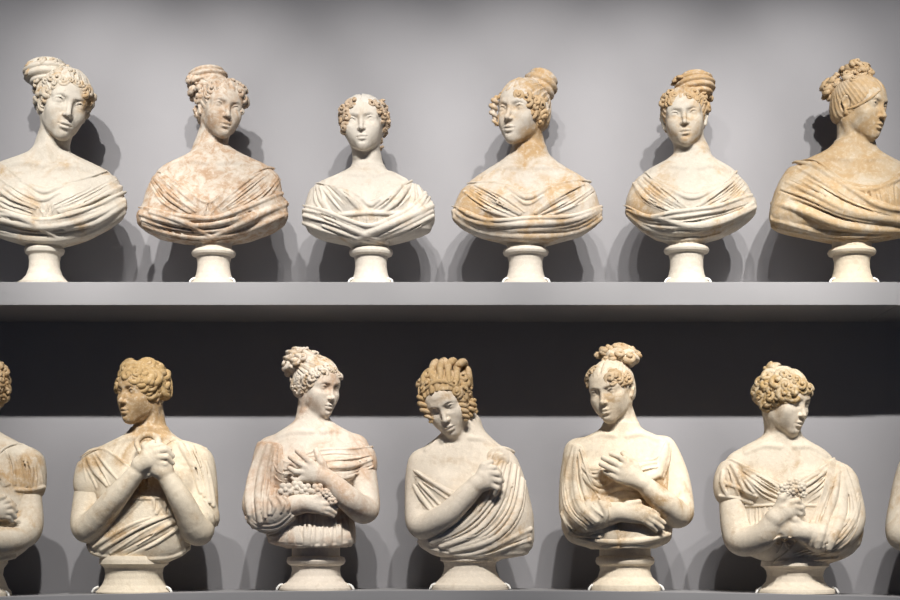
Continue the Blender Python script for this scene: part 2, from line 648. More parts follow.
    def fan(b, g, src, A, B, n, r, jit=.5, **kw):
        A, B = spline(A, 8), spline(B, 8)
        for i in range(n):
            t = (i + .5 + (b.rg.random() - .5) * jit * 1.5) / n
            t2 = (i + .5 + (b.rg.random() - .5) * jit * 2.2) / n
            tt = (t + (t2 - t) * np.linspace(0, 1, 8))[:, None] + .10 / n * np.sin(np.linspace(0, 5, 8) + 6 * b.rg.random())[:, None]
            f = .72 * math.exp(.62 * (b.rg.random() * 1.7 - .55))
            q = A * (1 - tt) + B * tt
            rr = np.interp(np.linspace(0, 1, 8), np.linspace(0, 1, len(np.atleast_1d(r))), np.atleast_1d(r)) * f
            if n > 4 and b.rg.random() < .45:     # some folds die out before the end
                if b.rg.random() < .5:
                    q, rr = q[:6], rr[:6] * np.linspace(1, .35, 6)
                else:
                    q, rr = q[2:], rr[2:] * np.linspace(.35, 1, 6)
            b.fold(g, src, q, rr, **kw)
        if n >= 3 and not kw:                     # creases between them
            for i in range(n - 1):
                t = (i + .75 + .5 * b.rg.random()) / n
                tt = np.linspace(t, t + (b.rg.random() - .5) * .5 / n, 8)[:, None]
                q = A * (1 - tt) + B * tt
                i0 = int(b.rg.integers(0, 3))
                b.fold(g, src, q[i0:i0 + 5 + int(b.rg.integers(0, 2))], [.4, 1.0 + .5 * b.rg.random(), .4], inset=-.3, k=.6, op='-', n=10)

    # -------- figure
    def head_frame(b, ex, ey, yaw, pitch, roll, sc, dy):
        R = rot(yaw, pitch, roll)
        a = sc * (R @ np.array((0, -.083, 0.0)))
        A = M(ex, ey, b.y0 + dy + a[1])
        b.fr = Frame(A - a, R, sc)
        return b.fr

    def figure(b, box, rows, head, neck, w=1.0, smile=0.0, breasts=(), extra=None, h=.0025, dl=(-.24, .17)):
        g = b.grid(*box, *dl, h)
        b.lf = b.loft(g, rows)
        g.f = b.lf.copy()
        for x, y, dy, r in breasts:
            g.ell(b.P(x, y, dy), r * b.pm, .03)
        b.trunk = Grid(g.lo, g.ax[0][0] * 0 + np.array([q[-1] for q in g.ax]), h)
        b.trunk.n = g.n
        b.trunk.ax = g.ax
        b.trunk.f = g.f.copy()
        fr = b.head_frame(*head)
        hg = Grid(np.maximum(fr.o - .19 * fr.sc, g.lo), np.minimum(fr.o + .17 * fr.sc, [q[-1] for q in g.ax]), h)
        # the head is laid into its own block, aligned with the trunk's grid, and blended through the neck
        i0 = np.round((hg.lo - g.lo) / h).astype(int)
        hg = Grid(g.lo + i0 * h, np.minimum(g.lo + i0 * h + .36 * fr.sc, [q[-1] for q in g.ax]), h)
        hg.n = np.minimum(hg.n, g.n - i0)
        hg.ax = [g.ax[i][i0[i]:i0[i] + hg.n[i]] for i in range(3)]
        hg.f = np.full(hg.n, .06, np.float32)
        face(hg, fr, w, smile)
        nx, ny, nr0, nr1, ndy = neck
        top = fr.w((0, .028, -.040))
        nr0, nr1, ndy = nr0 - (4.2 if b.low else 3.6), nr1 - 2.6, ndy + .006
        mid = b.P(nx, ny, ndy)
        b.neckline = (top, mid)
        ng = hg
        g_n = b.P(nx, ny + 16, ndy + .004)
        for q in (ng,):
            q.chain([top, mid, g_n], [nr0 * b.pm, nr1 * b.pm, nr1 * 1.1 * b.pm], .012)
        s = tuple(slice(i0[i], i0[i] + hg.n[i]) for i in range(3))
        g.f[s] = smin(g.f[s], hg.f, .018)
        g.chain([top, mid, g_n], [nr0 * b.pm, nr1 * b.pm, nr1 * 1.1 * b.pm], .024)
        notch = b.P(nx + 3 * math.sin(math.radians(head[2])), ny + 9, ndy - nr1 * b.pm * .9)
        for sx in (-1, 1):                                                    # neck tendons, collar bones
            g.chain([fr.w((sx * .046, .022, -.050)), (fr.w((sx * .038, -.002, -.08)) + notch) / 2, notch + np.array([sx * .012, 0, 0])], [.009, .008, .006], .020)
        if extra:
            extra(g)
        b.g = g
        return g

    def clavicles(b, pts, r=2.2):
        for p in pts:
            b.fold(b.g, [b.trunk], p, [r * .8, r, r * .5], inset=.55, k=2.2)

    def finish_figure(b):
        return grid_obj('figure', b.g, b.org, b.m_skin, b.root)

    def arm(b, g, pts, rad, k=.02):
        """pts: (px, py, depth) from shoulder to wrist, rad in px"""
        W = spline([b.P(*p) for p in pts], 5 * (len(pts) - 1) + 1)
        rr = np.interp(np.linspace(0, 1, len(W)), np.linspace(0, 1, len(rad)), rad) * b.pm
        g.chain(W, rr, k, kin=.012)

    def hand(b, g, wrist, knuckles, fingers, thumb=None, r=3.6, lift=.0, wr=6.0, kn=.010):
        """wrist: (px,py,depth); knuckles: four (px,py,depth); fingers: per knuckle further joints; all blended into one hand"""
        W = b.P(*wrist)
        for i, kq in enumerate(knuckles):
            K = b.P(*kq)
            g.chain([W, W * .45 + K * .55, K], [wr * b.pm, (wr * .5 + r * .75) * b.pm, r * 1.12 * b.pm], kn)
        for kq, fq in zip(knuckles, fingers):
            Q = [b.P(*kq)] + [b.P(*q) for q in fq]
            rr = np.linspace(r * 1.05, r * .72, len(Q)) * b.pm
            g.chain(Q, rr, .0035)
        if thumb:
            Q = [W * .7 + b.P(*thumb[0]) * .3] + [b.P(*q) for q in thumb]
            g.chain(Q, np.array([r * 1.35] + list(np.linspace(r * 1.25, r * .8, len(thumb)))) * b.pm, .005)

    # -------- hair
    def hair(b, bun=(0, .8, .6), curls=(), cap=None, tubes=(), buns=(), ringlets=(), h=.0022, rise=1.0, big=1.0):
        fr = b.fr
        c = fr.w((0, .01, .015))
        hgr = Grid(c - .135 * fr.sc, c + .135 * fr.sc, h)
        hair_cap(hgr, fr, bun, **(cap or {}))
        b.hg = hgr
        root = grid_obj('hair', hgr, b.org, b.m_hair, b.root)
        b.hair_obj = root
        src = [b.g, hgr]
        b.bung = src
        ctr = fr.w((0, .01, .01))
        for q in buns:
            b.bun(root, *[v for v in q if not isinstance(v, dict)], **(q[-1] if isinstance(q[-1], dict) else {}))
        for i, q in enumerate(curls):
            x, y, R = q[:3]
            p = b.hsurf(src, x, y) if len(q) < 4 else b.P(x, y, q[3])
            for t in np.linspace(0, .9, 46):        # every curl grows out of the head, the bun or the neck
                q_ = p + (ctr - p) * t
                if min(float(g.sample(q_[None])[0]) if np.all(q_ > g.lo) and np.all(q_ < g.lo + g.h * (g.n - 1)) else .06 for g in src) < .45 * R * b.pm:
                    break
            p = q_
            nrm = p - ctr
            nrm = nrm / np.linalg.norm(nrm) + np.array([0, -.45, 0.0]) + .55 * (b.rg.random(3) - .5)
            R = R * (.8 + .42 * b.rg.random()) * big
            P, rr = spiral(p, nrm, R * b.pm * 1.42, 1.05 + .75 * b.rg.random(), b.rg.random() * 6.3, 1 if b.rg.random() < .5 else -1, (.45 + .75 * b.rg.random()) * rise * .62)
            V, Q = tube_mesh(P, rr, 7)
            mesh_obj('curl', V - b.org, Q, b.m_curl, root)
        for q in tubes:
            pts, r = q[0], q[1]
            nm = q[2] if len(q) > 2 else 'lock'
            s = spline([p[:2] for p in pts], 16)
            W = []
            for x, y in s:
                p = b.hsurf(src, x, y)
                W.append(p)
            W = np.array(W)
            W = np.vstack([W[:1], (W[:-2] + W[1:-1] + W[2:]) / 3, W[-1:]])
            rr = np.interp(np.linspace(0, 1, 16), np.linspace(0, 1, len(np.atleast_1d(r))), np.atleast_1d(r)) * b.pm
            V, Q = tube_mesh(W, rr, 8)
            mesh_obj(nm, V - b.org, Q, b.m_hair, root)
        for pts, R, turns, dy in ringlets:
            A = spline([b.P(x, y, dy) for x, y in pts], int(turns * 11))
            t = np.linspace(0, 2 * np.pi * turns, len(A))
            rad = R * b.pm * np.interp(np.linspace(0, 1, len(A)), [0, .5, 1], [.9, 1, .6])
            W = A + (rad * .62)[:, None] * np.stack([np.cos(t), np.sin(t) * .9, 0 * t], 1)
            L = [tube_mesh(W, rad * .5, 7), tube_mesh(A, rad * .5, 7)]
            V, Q = join_meshes(L)
            mesh_obj('ringlet', V - b.org, Q, b.m_hair, root)
        return root

    def hsurf(b, src, x, y):
        p = hit(src, x, y)
        v = min(float(g.sample(p[None])[0]) for g in src)
        if abs(v) > .004:                         # beyond the outline: keep the point's own row and the depth of the nearest surface
            p = M(x, y, p[1] + .012)
        return p

    def bun(b, parent, x, y, rx, ry, rz, dy, style='swirl', n=9, tilt=0.0, amp=1.1, name='bun', mat=None, k=2.0):
        """a knot of hair, radii in px"""
        r = np.array([rx, rz, ry]) * b.pm
        c = b.P(x, y, dy)
        g = Grid(c - r.max() * 1.35, c + r.max() * 1.35, .0022)
        X, Y, Z = (q - np.float32(v) for q, v in zip(g.full(), c))
        a = math.radians(tilt)
        X, Z = X * math.cos(a) - Z * math.sin(a), X * math.sin(a) + Z * math.cos(a)
        X, Y, Z = X / r[0], Y / r[1], Z / r[2]
        k0 = np.sqrt(X * X + Y * Y + Z * Z)
        d = (k0 - 1) * r.min()
        if style == 'lobes':
            g.f = np.maximum(d + .004, 0).astype(np.float32)
            for i in range(n):
                u = (i + .5) / n * 2 - 1
                wx = u * rx * .86
                hh = math.sqrt(max(1 - .75 * u * u, .1))
                ca, sa = math.cos(a), math.sin(a)
                arc = [(wx * 1.0, -.75, -.75), (wx * 1.06, -.8, .15), (wx, -.25, .82), (wx * .9, .5, .6), (wx * .85, .9, -.4)]
                W = [c + np.array([p[0] * ca + p[2] * ry * hh * sa, p[1] * rz * hh, p[2] * ry * hh * ca - p[0] * sa]) * b.pm for p in arc]
                g.chain(spline(W, 14), rx / n * .98 * b.pm, .001)
            b.bung.append(g)
            return grid_obj(name, g, b.org, mat or b.m_hair, parent)
        if style == 'swirl':
            ph = np.arctan2(Z, X)
            q = np.abs(np.sin(.5 * n * ph + k * 2.6 * k0 + 1.2 * Y))
        elif style == 'coil':                    # bands wound round an upright axis
            q = np.abs(np.sin(np.pi * .5 * n * (Z + .18 * np.sin(np.arctan2(Y, X)) + .1)))
        elif style == 'loops':                   # scallops side by side
            ph = np.arctan2(Y, X)
            q = np.abs(np.sin(.5 * n * ph + .8 * Z))
        else:                                    # clustered curls
            q = np.abs(np.sin(n * X + 2 * Y) * np.sin(n * Z + Y * 2) * 1.3) ** .7
        d = d - amp * b.pm * (q - .5) * 1.6
        g.f = d.astype(np.float32)
        b.bung.append(g)
        return grid_obj(name, g, b.org, mat or b.m_hair, parent)

    # -------- cloth
    def cloth(b, name, hem, t=.006, lower=None, add=None, folds=None, h=.0026, rim=1.3, trim=None, clip=None, carve=None, bumps=True, side=None):
        g0 = b.trunk
        g = Grid(g0.lo, np.array([q[-1] for q in g0.ax]), g0.h)
        g.n, g.ax = g0.n, g0.ax
        base = g0.f - np.float32(t)
        g.f = base.copy()
        if add:
            add(g)
        src = Grid.__new__(Grid)
        src.lo, src.h, src.n, src.ax, src.f = g.lo, g.h, g.n, g.ax, g.f.copy()
        Zc = g.ax[2][None, None, :]
        hz = b.edge(g, hem)
        if folds:
            folds(g, [src])
        cut = (Zc - hz)
        g.f = smax(g.f, cut.astype(np.float32), .006)
        if lower is not None:
            g.f = smax(g.f, (b.edge(g, lower) - Zc).astype(np.float32), .006)
        if side is not None:
            side(g)
        if rim:
            x0, x1 = hem[0][0], hem[-1][0]
            b.fold(g, [src], hem, [rim * .4, rim, rim, rim, rim, rim, rim, rim * .4], inset=.3, k=.6, n=36)
        b.src = src
        return grid_obj(name, g, b.org, b.m_cloth, b.root)

    # -------- socle
    def socle(b, prof, cx, py0=None, clips=True, clip_r=None):
        """prof: (radius px, row) from the top down; the last row stands on the shelf"""
        c = b.P(cx, 300, 0)
        ys = [b.P(cx, r, 0)[2] for _, r in prof]
        P = [(r * b.pm, z) for (r, _), z in zip(prof, ys)]
        P = [(r, z) for r, z in P if z > b.zs + .001]
        P.append((P[-1][0], b.zs))
        Q = np.array([(a, z) for a, z in P])
        # densify
        D = [Q[0] * (1, 1)]
        D = [np.array((.001, Q[0][1]))]
        for i in range(len(Q) - 1):
            for t in np.linspace(0, 1, 6)[:-1]:
                D.append(Q[i] * (1 - t) + Q[i + 1] * t)
        D.append(Q[-1])
        D.append(np.array((.001, b.zs)))
        V, F_ = lathe(D, 72)
        V = V + np.array([c[0], b.y0, 0])
        o = mesh_obj('socle', V - b.org, F_, b.m_socle, b.root)
        m = o.modifiers.new('EdgeSplit', 'EDGE_SPLIT')
        m.split_angle = math.radians(50)
        if clips:
            r = (clip_r or prof[-1][0]) * b.pm * (.95 if b.low else .92)
            for sx in (-1, 1):
                hi_ = 0 if b.low else .017
                a = np.array([c[0] + sx * (r - .006), b.y0 - .03, b.zs + .020 + hi_])
                Wp = spline([a, a + (sx * .008, -.004, -.003), a + (sx * .014, -.006, -.009 - hi_ * .25), a + (sx * .0175, -.008, -.0165 - hi_)], 8)
                if not b.low:
                    Wp = spline([a + (-sx * .012, 0, -.001), a + (-sx * .003, -.002, -.004), a + (sx * .004, -.004, -.012), a + (sx * .008, -.006, -.0365)], 8)
                V, Q4 = tube_mesh(Wp, .0040, 8)
                mesh_obj('clip', V - b.org, Q4, MAT_CLIP, b.root)['label'] = 'small white retaining clip at the foot of the socle'
        return o

    def edge_x(b, g, pl, dy=-.05):
        """x of an upright edge traced in the photograph, as a function of height"""
        q = np.array([b.P(x, y, dy) for x, y in spline(pl, 40)])
        o = np.argsort(q[:, 2])
        return np.interp(g.ax[2], q[o, 2], q[o, 0]).astype(np.float32)[None, None, :]

    def posy(b, pts, dy, r, name='flower', mat=None):
        """small carved blossoms: five petals round a boss"""
        for i, (x, y) in enumerate(pts):
            c = b.P(x, y, dy + .008 * (b.rg.random() - .5))
            R = r * b.pm * (.85 + .4 * b.rg.random())
            g = Grid(c - R * 1.5, c + R * 1.5, .0016)
            a0 = b.rg.random() * 6
            for j in range(5):
                a = a0 + j * 2 * math.pi / 5
                e = c + R * .62 * np.array([math.cos(a), -.25, math.sin(a)])
                g.ell(e, R * np.array([.46, .40, .46]), R * .10)
            g.ell(c + np.array([0, -R * .35, 0]), R * .36, R * .06)
            g.ell(c + np.array([0, R * .2, 0]), R * .7, R * .1)
            V, Q = surface_nets(g)
            mesh_obj(name, V - b.org, Q, mat or b.m_skin, b.root)

# ------------------------------------------------------------------ the room
Z_UP = (HY - 282.0) / 300.0
Z_UPB = (HY - 305.0) / 300.0


def Z_LOW(x):
    return -0.1129 - 0.0097 * x * x


def paint(name, col, seed=0.0, rough=.6):
    m, nt, b = new_mat(name)
    co = nd(nt, 'ShaderNodeTexCoord').outputs['Object']
    n = noise(nt, co, 2.2, 4, .55, .2, seed)
    c = mix(nt, ramp(nt, n, .3, .7), tuple(v * .965 for v in col), tuple(v * 1.03 for v in col))
    nt.links.new(c, b.inputs['Base Color'])
    b.inputs['Roughness'].default_value = rough
    b.inputs['Specular IOR Level'].default_value = .2
    bp = nd(nt, 'ShaderNodeBump')
    bp.inputs['Strength'].default_value = .12
    bp.inputs['Distance'].default_value = .002
    nt.links.new(noise(nt, co, 190, 3), bp.inputs['Height'])
    nt.links.new(bp.outputs[0], b.inputs['Normal'])
    return m


WALL = paint('grey_wall_paint', (.290, .285, .296), 1.0)
SHELF = paint('grey_shelf_paint', (.285, .280, .284), 5.0)
mc, nt_, b_ = new_mat('clip_white')
b_.inputs['Base Color'].default_value = (.75, .74, .70, 1)
b_.inputs['Roughness'].default_value = .4
MAT_CLIP = mc


def slab(name, x0, x1, y0, y1, ztop, zbot, mat, nx=1, bev=.0015):
    """a board whose top and underside follow ztop(x), zbot(x)"""
    xs = np.linspace(x0, x1, nx + 1)
    V, Q = [], []
    for x in xs:
        V += [(x, y0, zbot(x)), (x, y0, ztop(x)), (x, y1, ztop(x)), (x, y1, zbot(x))]
    for i in range(nx):
        a = i * 4
        for j in range(4):
            k = (j + 1) % 4
            Q.append((a + j, a + k, a + 4 + k, a + 4 + j))
    Q.append((3, 2, 1, 0))
    e = nx * 4
    Q.append((e, e + 1, e + 2, e + 3))
    o = mesh_obj(name, np.array(V), np.array(Q)[:, ::-1], mat, None, False)
    m = o.modifiers.new('Bevel', 'BEVEL')
    m.width, m.segments, m.limit_method = bev, 2, 'ANGLE'
    m.angle_limit = math.radians(60)
    return o


w = slab('wall_back', -4.2, 4.2, WALL_Y, WALL_Y + .12, lambda x: 2.9, lambda x: -1.5, WALL)
w['kind'] = 'structure'
XJ = (898 - 450) / 300.0
up = slab('wall_shelf', -2.6, XJ, 0, WALL_Y, lambda x: Z_UP, lambda x: Z_UPB, SHELF)
up['label'] = 'upper grey painted wall shelf carrying the row of armless busts'
up['category'] = 'shelf'
up['group'] = 'grey wall shelves'
u2 = slab('wall_shelf', XJ + .0004, 2.8, 0.006, WALL_Y, lambda x: Z_UP, lambda x: Z_UPB, SHELF)
u2['label'] = 'next length of the upper grey shelf, just past the seam at the right edge'
u2['category'] = 'shelf'
u2['group'] = 'grey wall shelves'
lo_ = slab('wall_shelf', -2.6, 2.8, -.10, WALL_Y, Z_LOW, lambda x: Z_LOW(x) - .077, SHELF, 40)
lo_['label'] = 'lower grey painted shelf along the bottom edge under the busts with arms'
lo_['category'] = 'shelf'
lo_['group'] = 'grey wall shelves'

# ------------------------------------------------------------------ camera
cd = bpy.data.cameras.new('camera')
cam = bpy.data.objects.new('camera', cd)
C.objects.link(cam)
cam.location = (0, -CAMD, 0)
cam.rotation_euler = (math.pi / 2, 0, 0)
cd.sensor_fit = 'HORIZONTAL'
cd.sensor_width = 36
cd.lens = F / 900 * 36
cd.shift_y = (HY - 300) / 900
cd.clip_end = 50
bpy.context.scene.camera = cam


# ------------------------------------------------------------------ the gallery's track spotlights
def spot(x, e, tx, tz, y=-2.6, ang=50, col=(1, .970, .935), blend=.6, size=.035, z=None):
    d = bpy.data.lights.new('track_spotlight', 'SPOT')
    d.energy = e
    d.color = col
    d.spot_size = math.radians(ang)
    d.spot_blend = blend
    d.shadow_soft_size = size
    o = bpy.data.objects.new('track_spotlight', d)
    C.objects.link(o)
    o.location = (x, y, (Z_UPB + .853 * (-y)) if z is None else z)
    t = np.array([tx, .2, tz]) - np.array(o.location)
    t /= np.linalg.norm(t)
    import mathutils
    o.rotation_euler = mathutils.Vector(t).to_track_quat('-Z', 'Y').to_euler()
    return o


for x_, e_, t_ in ((-1.60, 360, -1.45), (-.98, 350, -1.02), (-.42, 310, -.5), (-.2, 130, .32), (.15, 285, .02), (.60, 290, .5), (1.08, 325, .98), (1.60, 365, 1.48)):
    spot(x_, e_, t_, 1.46, ang=27, blend=.75)                  # heads turned to the upper row
for x_, e_, t_ in ((-1.35, 380, -1.45), (-.55, 410, -.95), (-.12, 390, -.40), (.42, 390, .17), (.88, 400, .84), (1.30, 380, 1.24), (1.85, 190, 1.2)):
    spot(x_, e_, t_, .24, ang=25, blend=.7)                   # heads turned to the lower row

W = bpy.data.worlds.new('gallery')
bpy.context.scene.world = W
W.use_nodes = True
W.node_tree.nodes['Background'].inputs[0].default_value = (.36, .54, 1.0, 1)
W.node_tree.nodes['Background'].inputs[1].default_value = .05

vs = bpy.context.scene.view_settings
vs.view_transform = 'Standard'
vs.look = 'None'
vs.gamma = 1
vs.exposure = 0
vs.use_curve_mapping = False

GU = 'plaster busts on the upper shelf'
GL = 'plaster busts with arms on the lower shelf'


def ad_cut(b, g):
    """the short sleeve ends below the shoulder"""
    z = b.P(365, 476, 0)[2]
    x = b.P(356, 476, 0)[0]
    d = np.minimum(g.ax[0][:, None, None] - x, z - g.ax[2][None, None, :])
    g.f = smax(g.f, d.astype(np.float32), .004)


def bust_l2():
    b = Bust(True, 316, 'pale bust looking right, spread hand on chest above a bunch of flowers at the waist', GL, 0, 12.3,
             amount=.43, stain=PINK, hair_amt=.45, colour=(0.666, 0.588, 0.491), hair_stain=OCHRE)
    rows = [(412, 300, 326, -.045, .065), (420, 295, 331, -.05, .068), (427, 285, 342, -.055, .072), (433, 275, 354, -.062, .078), (440, 266, 363, -.07, .085), (450, 261, 366, -.08, .09),
            (465, 262, 364, -.092, .09), (480, 265, 358, -.095, .09), (500, 266, 352, -.085, .085), (520, 266, 354, -.112, .085),
            (534, 268, 357, -.132, .085), (543, 272, 356, -.136, .08), (546, 290, 346, -.12, .06)]

    def arms(g):
        b.arm(g, [(356, 448, .01), (363, 478, -.01), (365, 509, -.055), (350, 500, -.13), (329, 479, -.145)], [13, 13, 13, 11.5, 8])
        b.hand(g, (328, 479, -.142), [(311, 463, -.148), (306, 467, -.148), (303, 472, -.146), (303, 478, -.143)],
               [[(304, 457, -.15), (297, 451, -.143)], [(298, 463, -.15), (290, 457, -.14)], [(296, 472, -.148), (289, 468, -.138)], [(298, 481, -.144), (293, 478, -.134)]],
               [(322, 463, -.148), (318, 456, -.142), (316, 450, -.132)], 3.3, wr=7)
        b.arm(g, [(270, 450, .01), (267, 480, -.01), (264, 507, -.06), (282, 507, -.125), (306, 503, -.150)], [13, 14, 14, 11, 8])
        b.hand(g, (304, 503, -.150), [(318, 500, -.155), (320, 504, -.157), (321, 508, -.156), (321, 511, -.153)],
               [[(327, 499, -.150), (333, 503, -.14)], [(329, 504, -.153), (336, 508, -.14)], [(329, 509, -.152), (335, 513, -.14)], [(328, 513, -.148), (333, 516, -.138)]],
               [(312, 499, -.158), (320, 496, -.158)], 3.2, wr=7)
    b.figure((236, 340, 386, 552), rows, (331, 388.5, 44, 9, 2, .885, -.01), (312, 418, 15, 16.5, .01),
             breasts=[(293, 470, -.06, 14), (338, 470, -.06, 14)], extra=arms, dl=(-.21, .19))
    b.clavicles([[(312, 432), (295, 432), (278, 437)], [(322, 432), (338, 431), (353, 437)]], 2)
    b.finish_figure()

    def f1(g, s):
        b.fan(g, s, [(370, 449), (350, 452), (330, 451), (300, 455)], [(373, 472), (360, 480), (350, 486), (338, 482)], 7, [1.2, 2.2, 1.2])
        b.fan(g, s, [(272, 452), (282, 466), (296, 462)], [(270, 470), (280, 484), (300, 490)], 4, [1.6, 2, 1.2])
        b.fan(g, s, [(276, 512), (274, 528), (270, 544)], [(350, 512), (353, 528), (355, 544)], 17, [1.4, 2.0, 2.4])
        b.fold(g, s, [(272, 541), (300, 545), (330, 545), (356, 541)], 2.2)
    def ad(g):
        b.arm(g, [(355, 449, .008), (361, 458, .002), (363, 468, -.002)], [13.6, 13.4, 13], .012)
    b.cloth('dress', [(262, 441), (270, 444), (283, 461), (297, 461), (310, 452), (330, 449), (350, 449), (368, 447), (380, 447)], .005, add=ad, folds=f1, side=lambda g: ad_cut(b, g))

    def sl(g):
        b.arm(g, [(270, 448, .01), (266, 476, -.005), (261, 506, -.05), (272, 514, -.105), (286, 506, -.138)], [13.5, 15.5, 17.5, 15.5, 12], .015)

    def f2(g, s):
        b.fan(g, s, [(262, 443), (252, 470), (247, 500), (252, 528)], [(281, 449), (281, 470), (279, 490), (276, 508)], 6, [1.6, 2.6, 3.0, 2.2])
        b.fan(g, s, [(246, 512), (258, 524), (276, 524), (290, 514)], [(250, 530), (268, 538), (285, 534), (296, 520)], 4, [2, 2.8, 2])
        for q in ([(270, 499), (275, 506), (272, 514)], [(277, 496), (283, 504), (281, 512)], [(284, 497), (289, 503), (288, 510)]):
            b.fold(g, s, q, [1.5, 2.6, 1.5])

    def sd(g):
        lim = b.edge_x(g, [(281, 436), (284, 455), (286, 480), (290, 495), (300, 520), (308, 550)])
        g.f = smax(g.f, (g.ax[0][:, None, None] - lim).astype(np.float32), .006)
    b.cloth('shawl', [(240, 440), (262, 440), (284, 446), (300, 470)], .008, add=sl, folds=f2, rim=0, side=sd)
    b.posy([(286, 490), (297, 488), (306, 490)], -.150, 6, 'flower')
    b.posy([(318, 490), (327, 493), (333, 500)], -.156, 5.6, 'flower')
    L = [(299, 384, 4.5), (304, 387, 4.2), (302, 392, 3.6), (297, 391, 3.4), (306, 381, 4), (311, 383, 4), (313, 378, 4), (318, 375, 4), (308, 375, 4), (324, 372, 3.8), (320, 369, 4), (330, 370, 3.6), (335, 370, 3.4), (338, 374, 3.2), (314, 371, 4), (298, 378, 4),
         (341, 377, 2.8), (327, 366, 3.2), (287, 372, 4.5), (286, 364, 4.5), (290, 356, 4.5), (297, 351, 4.5), (305, 349, 4.5), (313, 352, 4.5), (319, 357, 4), (289, 379, 4), (293, 386, 3.6), (296, 362, 4), (304, 358, 4)]
    b.hair((-.5, .75, .5), L, dict(n=22, amp=.002), buns=[(303, 364, 20, 15, 19, .03, 'coil', 4, 30, 1.5)])
    b.socle([(24, 540), (24, 556), (28.5, 557.5), (29.5, 561), (28, 564), (24.5, 566), (24, 570), (25, 576), (29, 582), (34.5, 585), (36.5, 588), (36.5, 594)], 316)


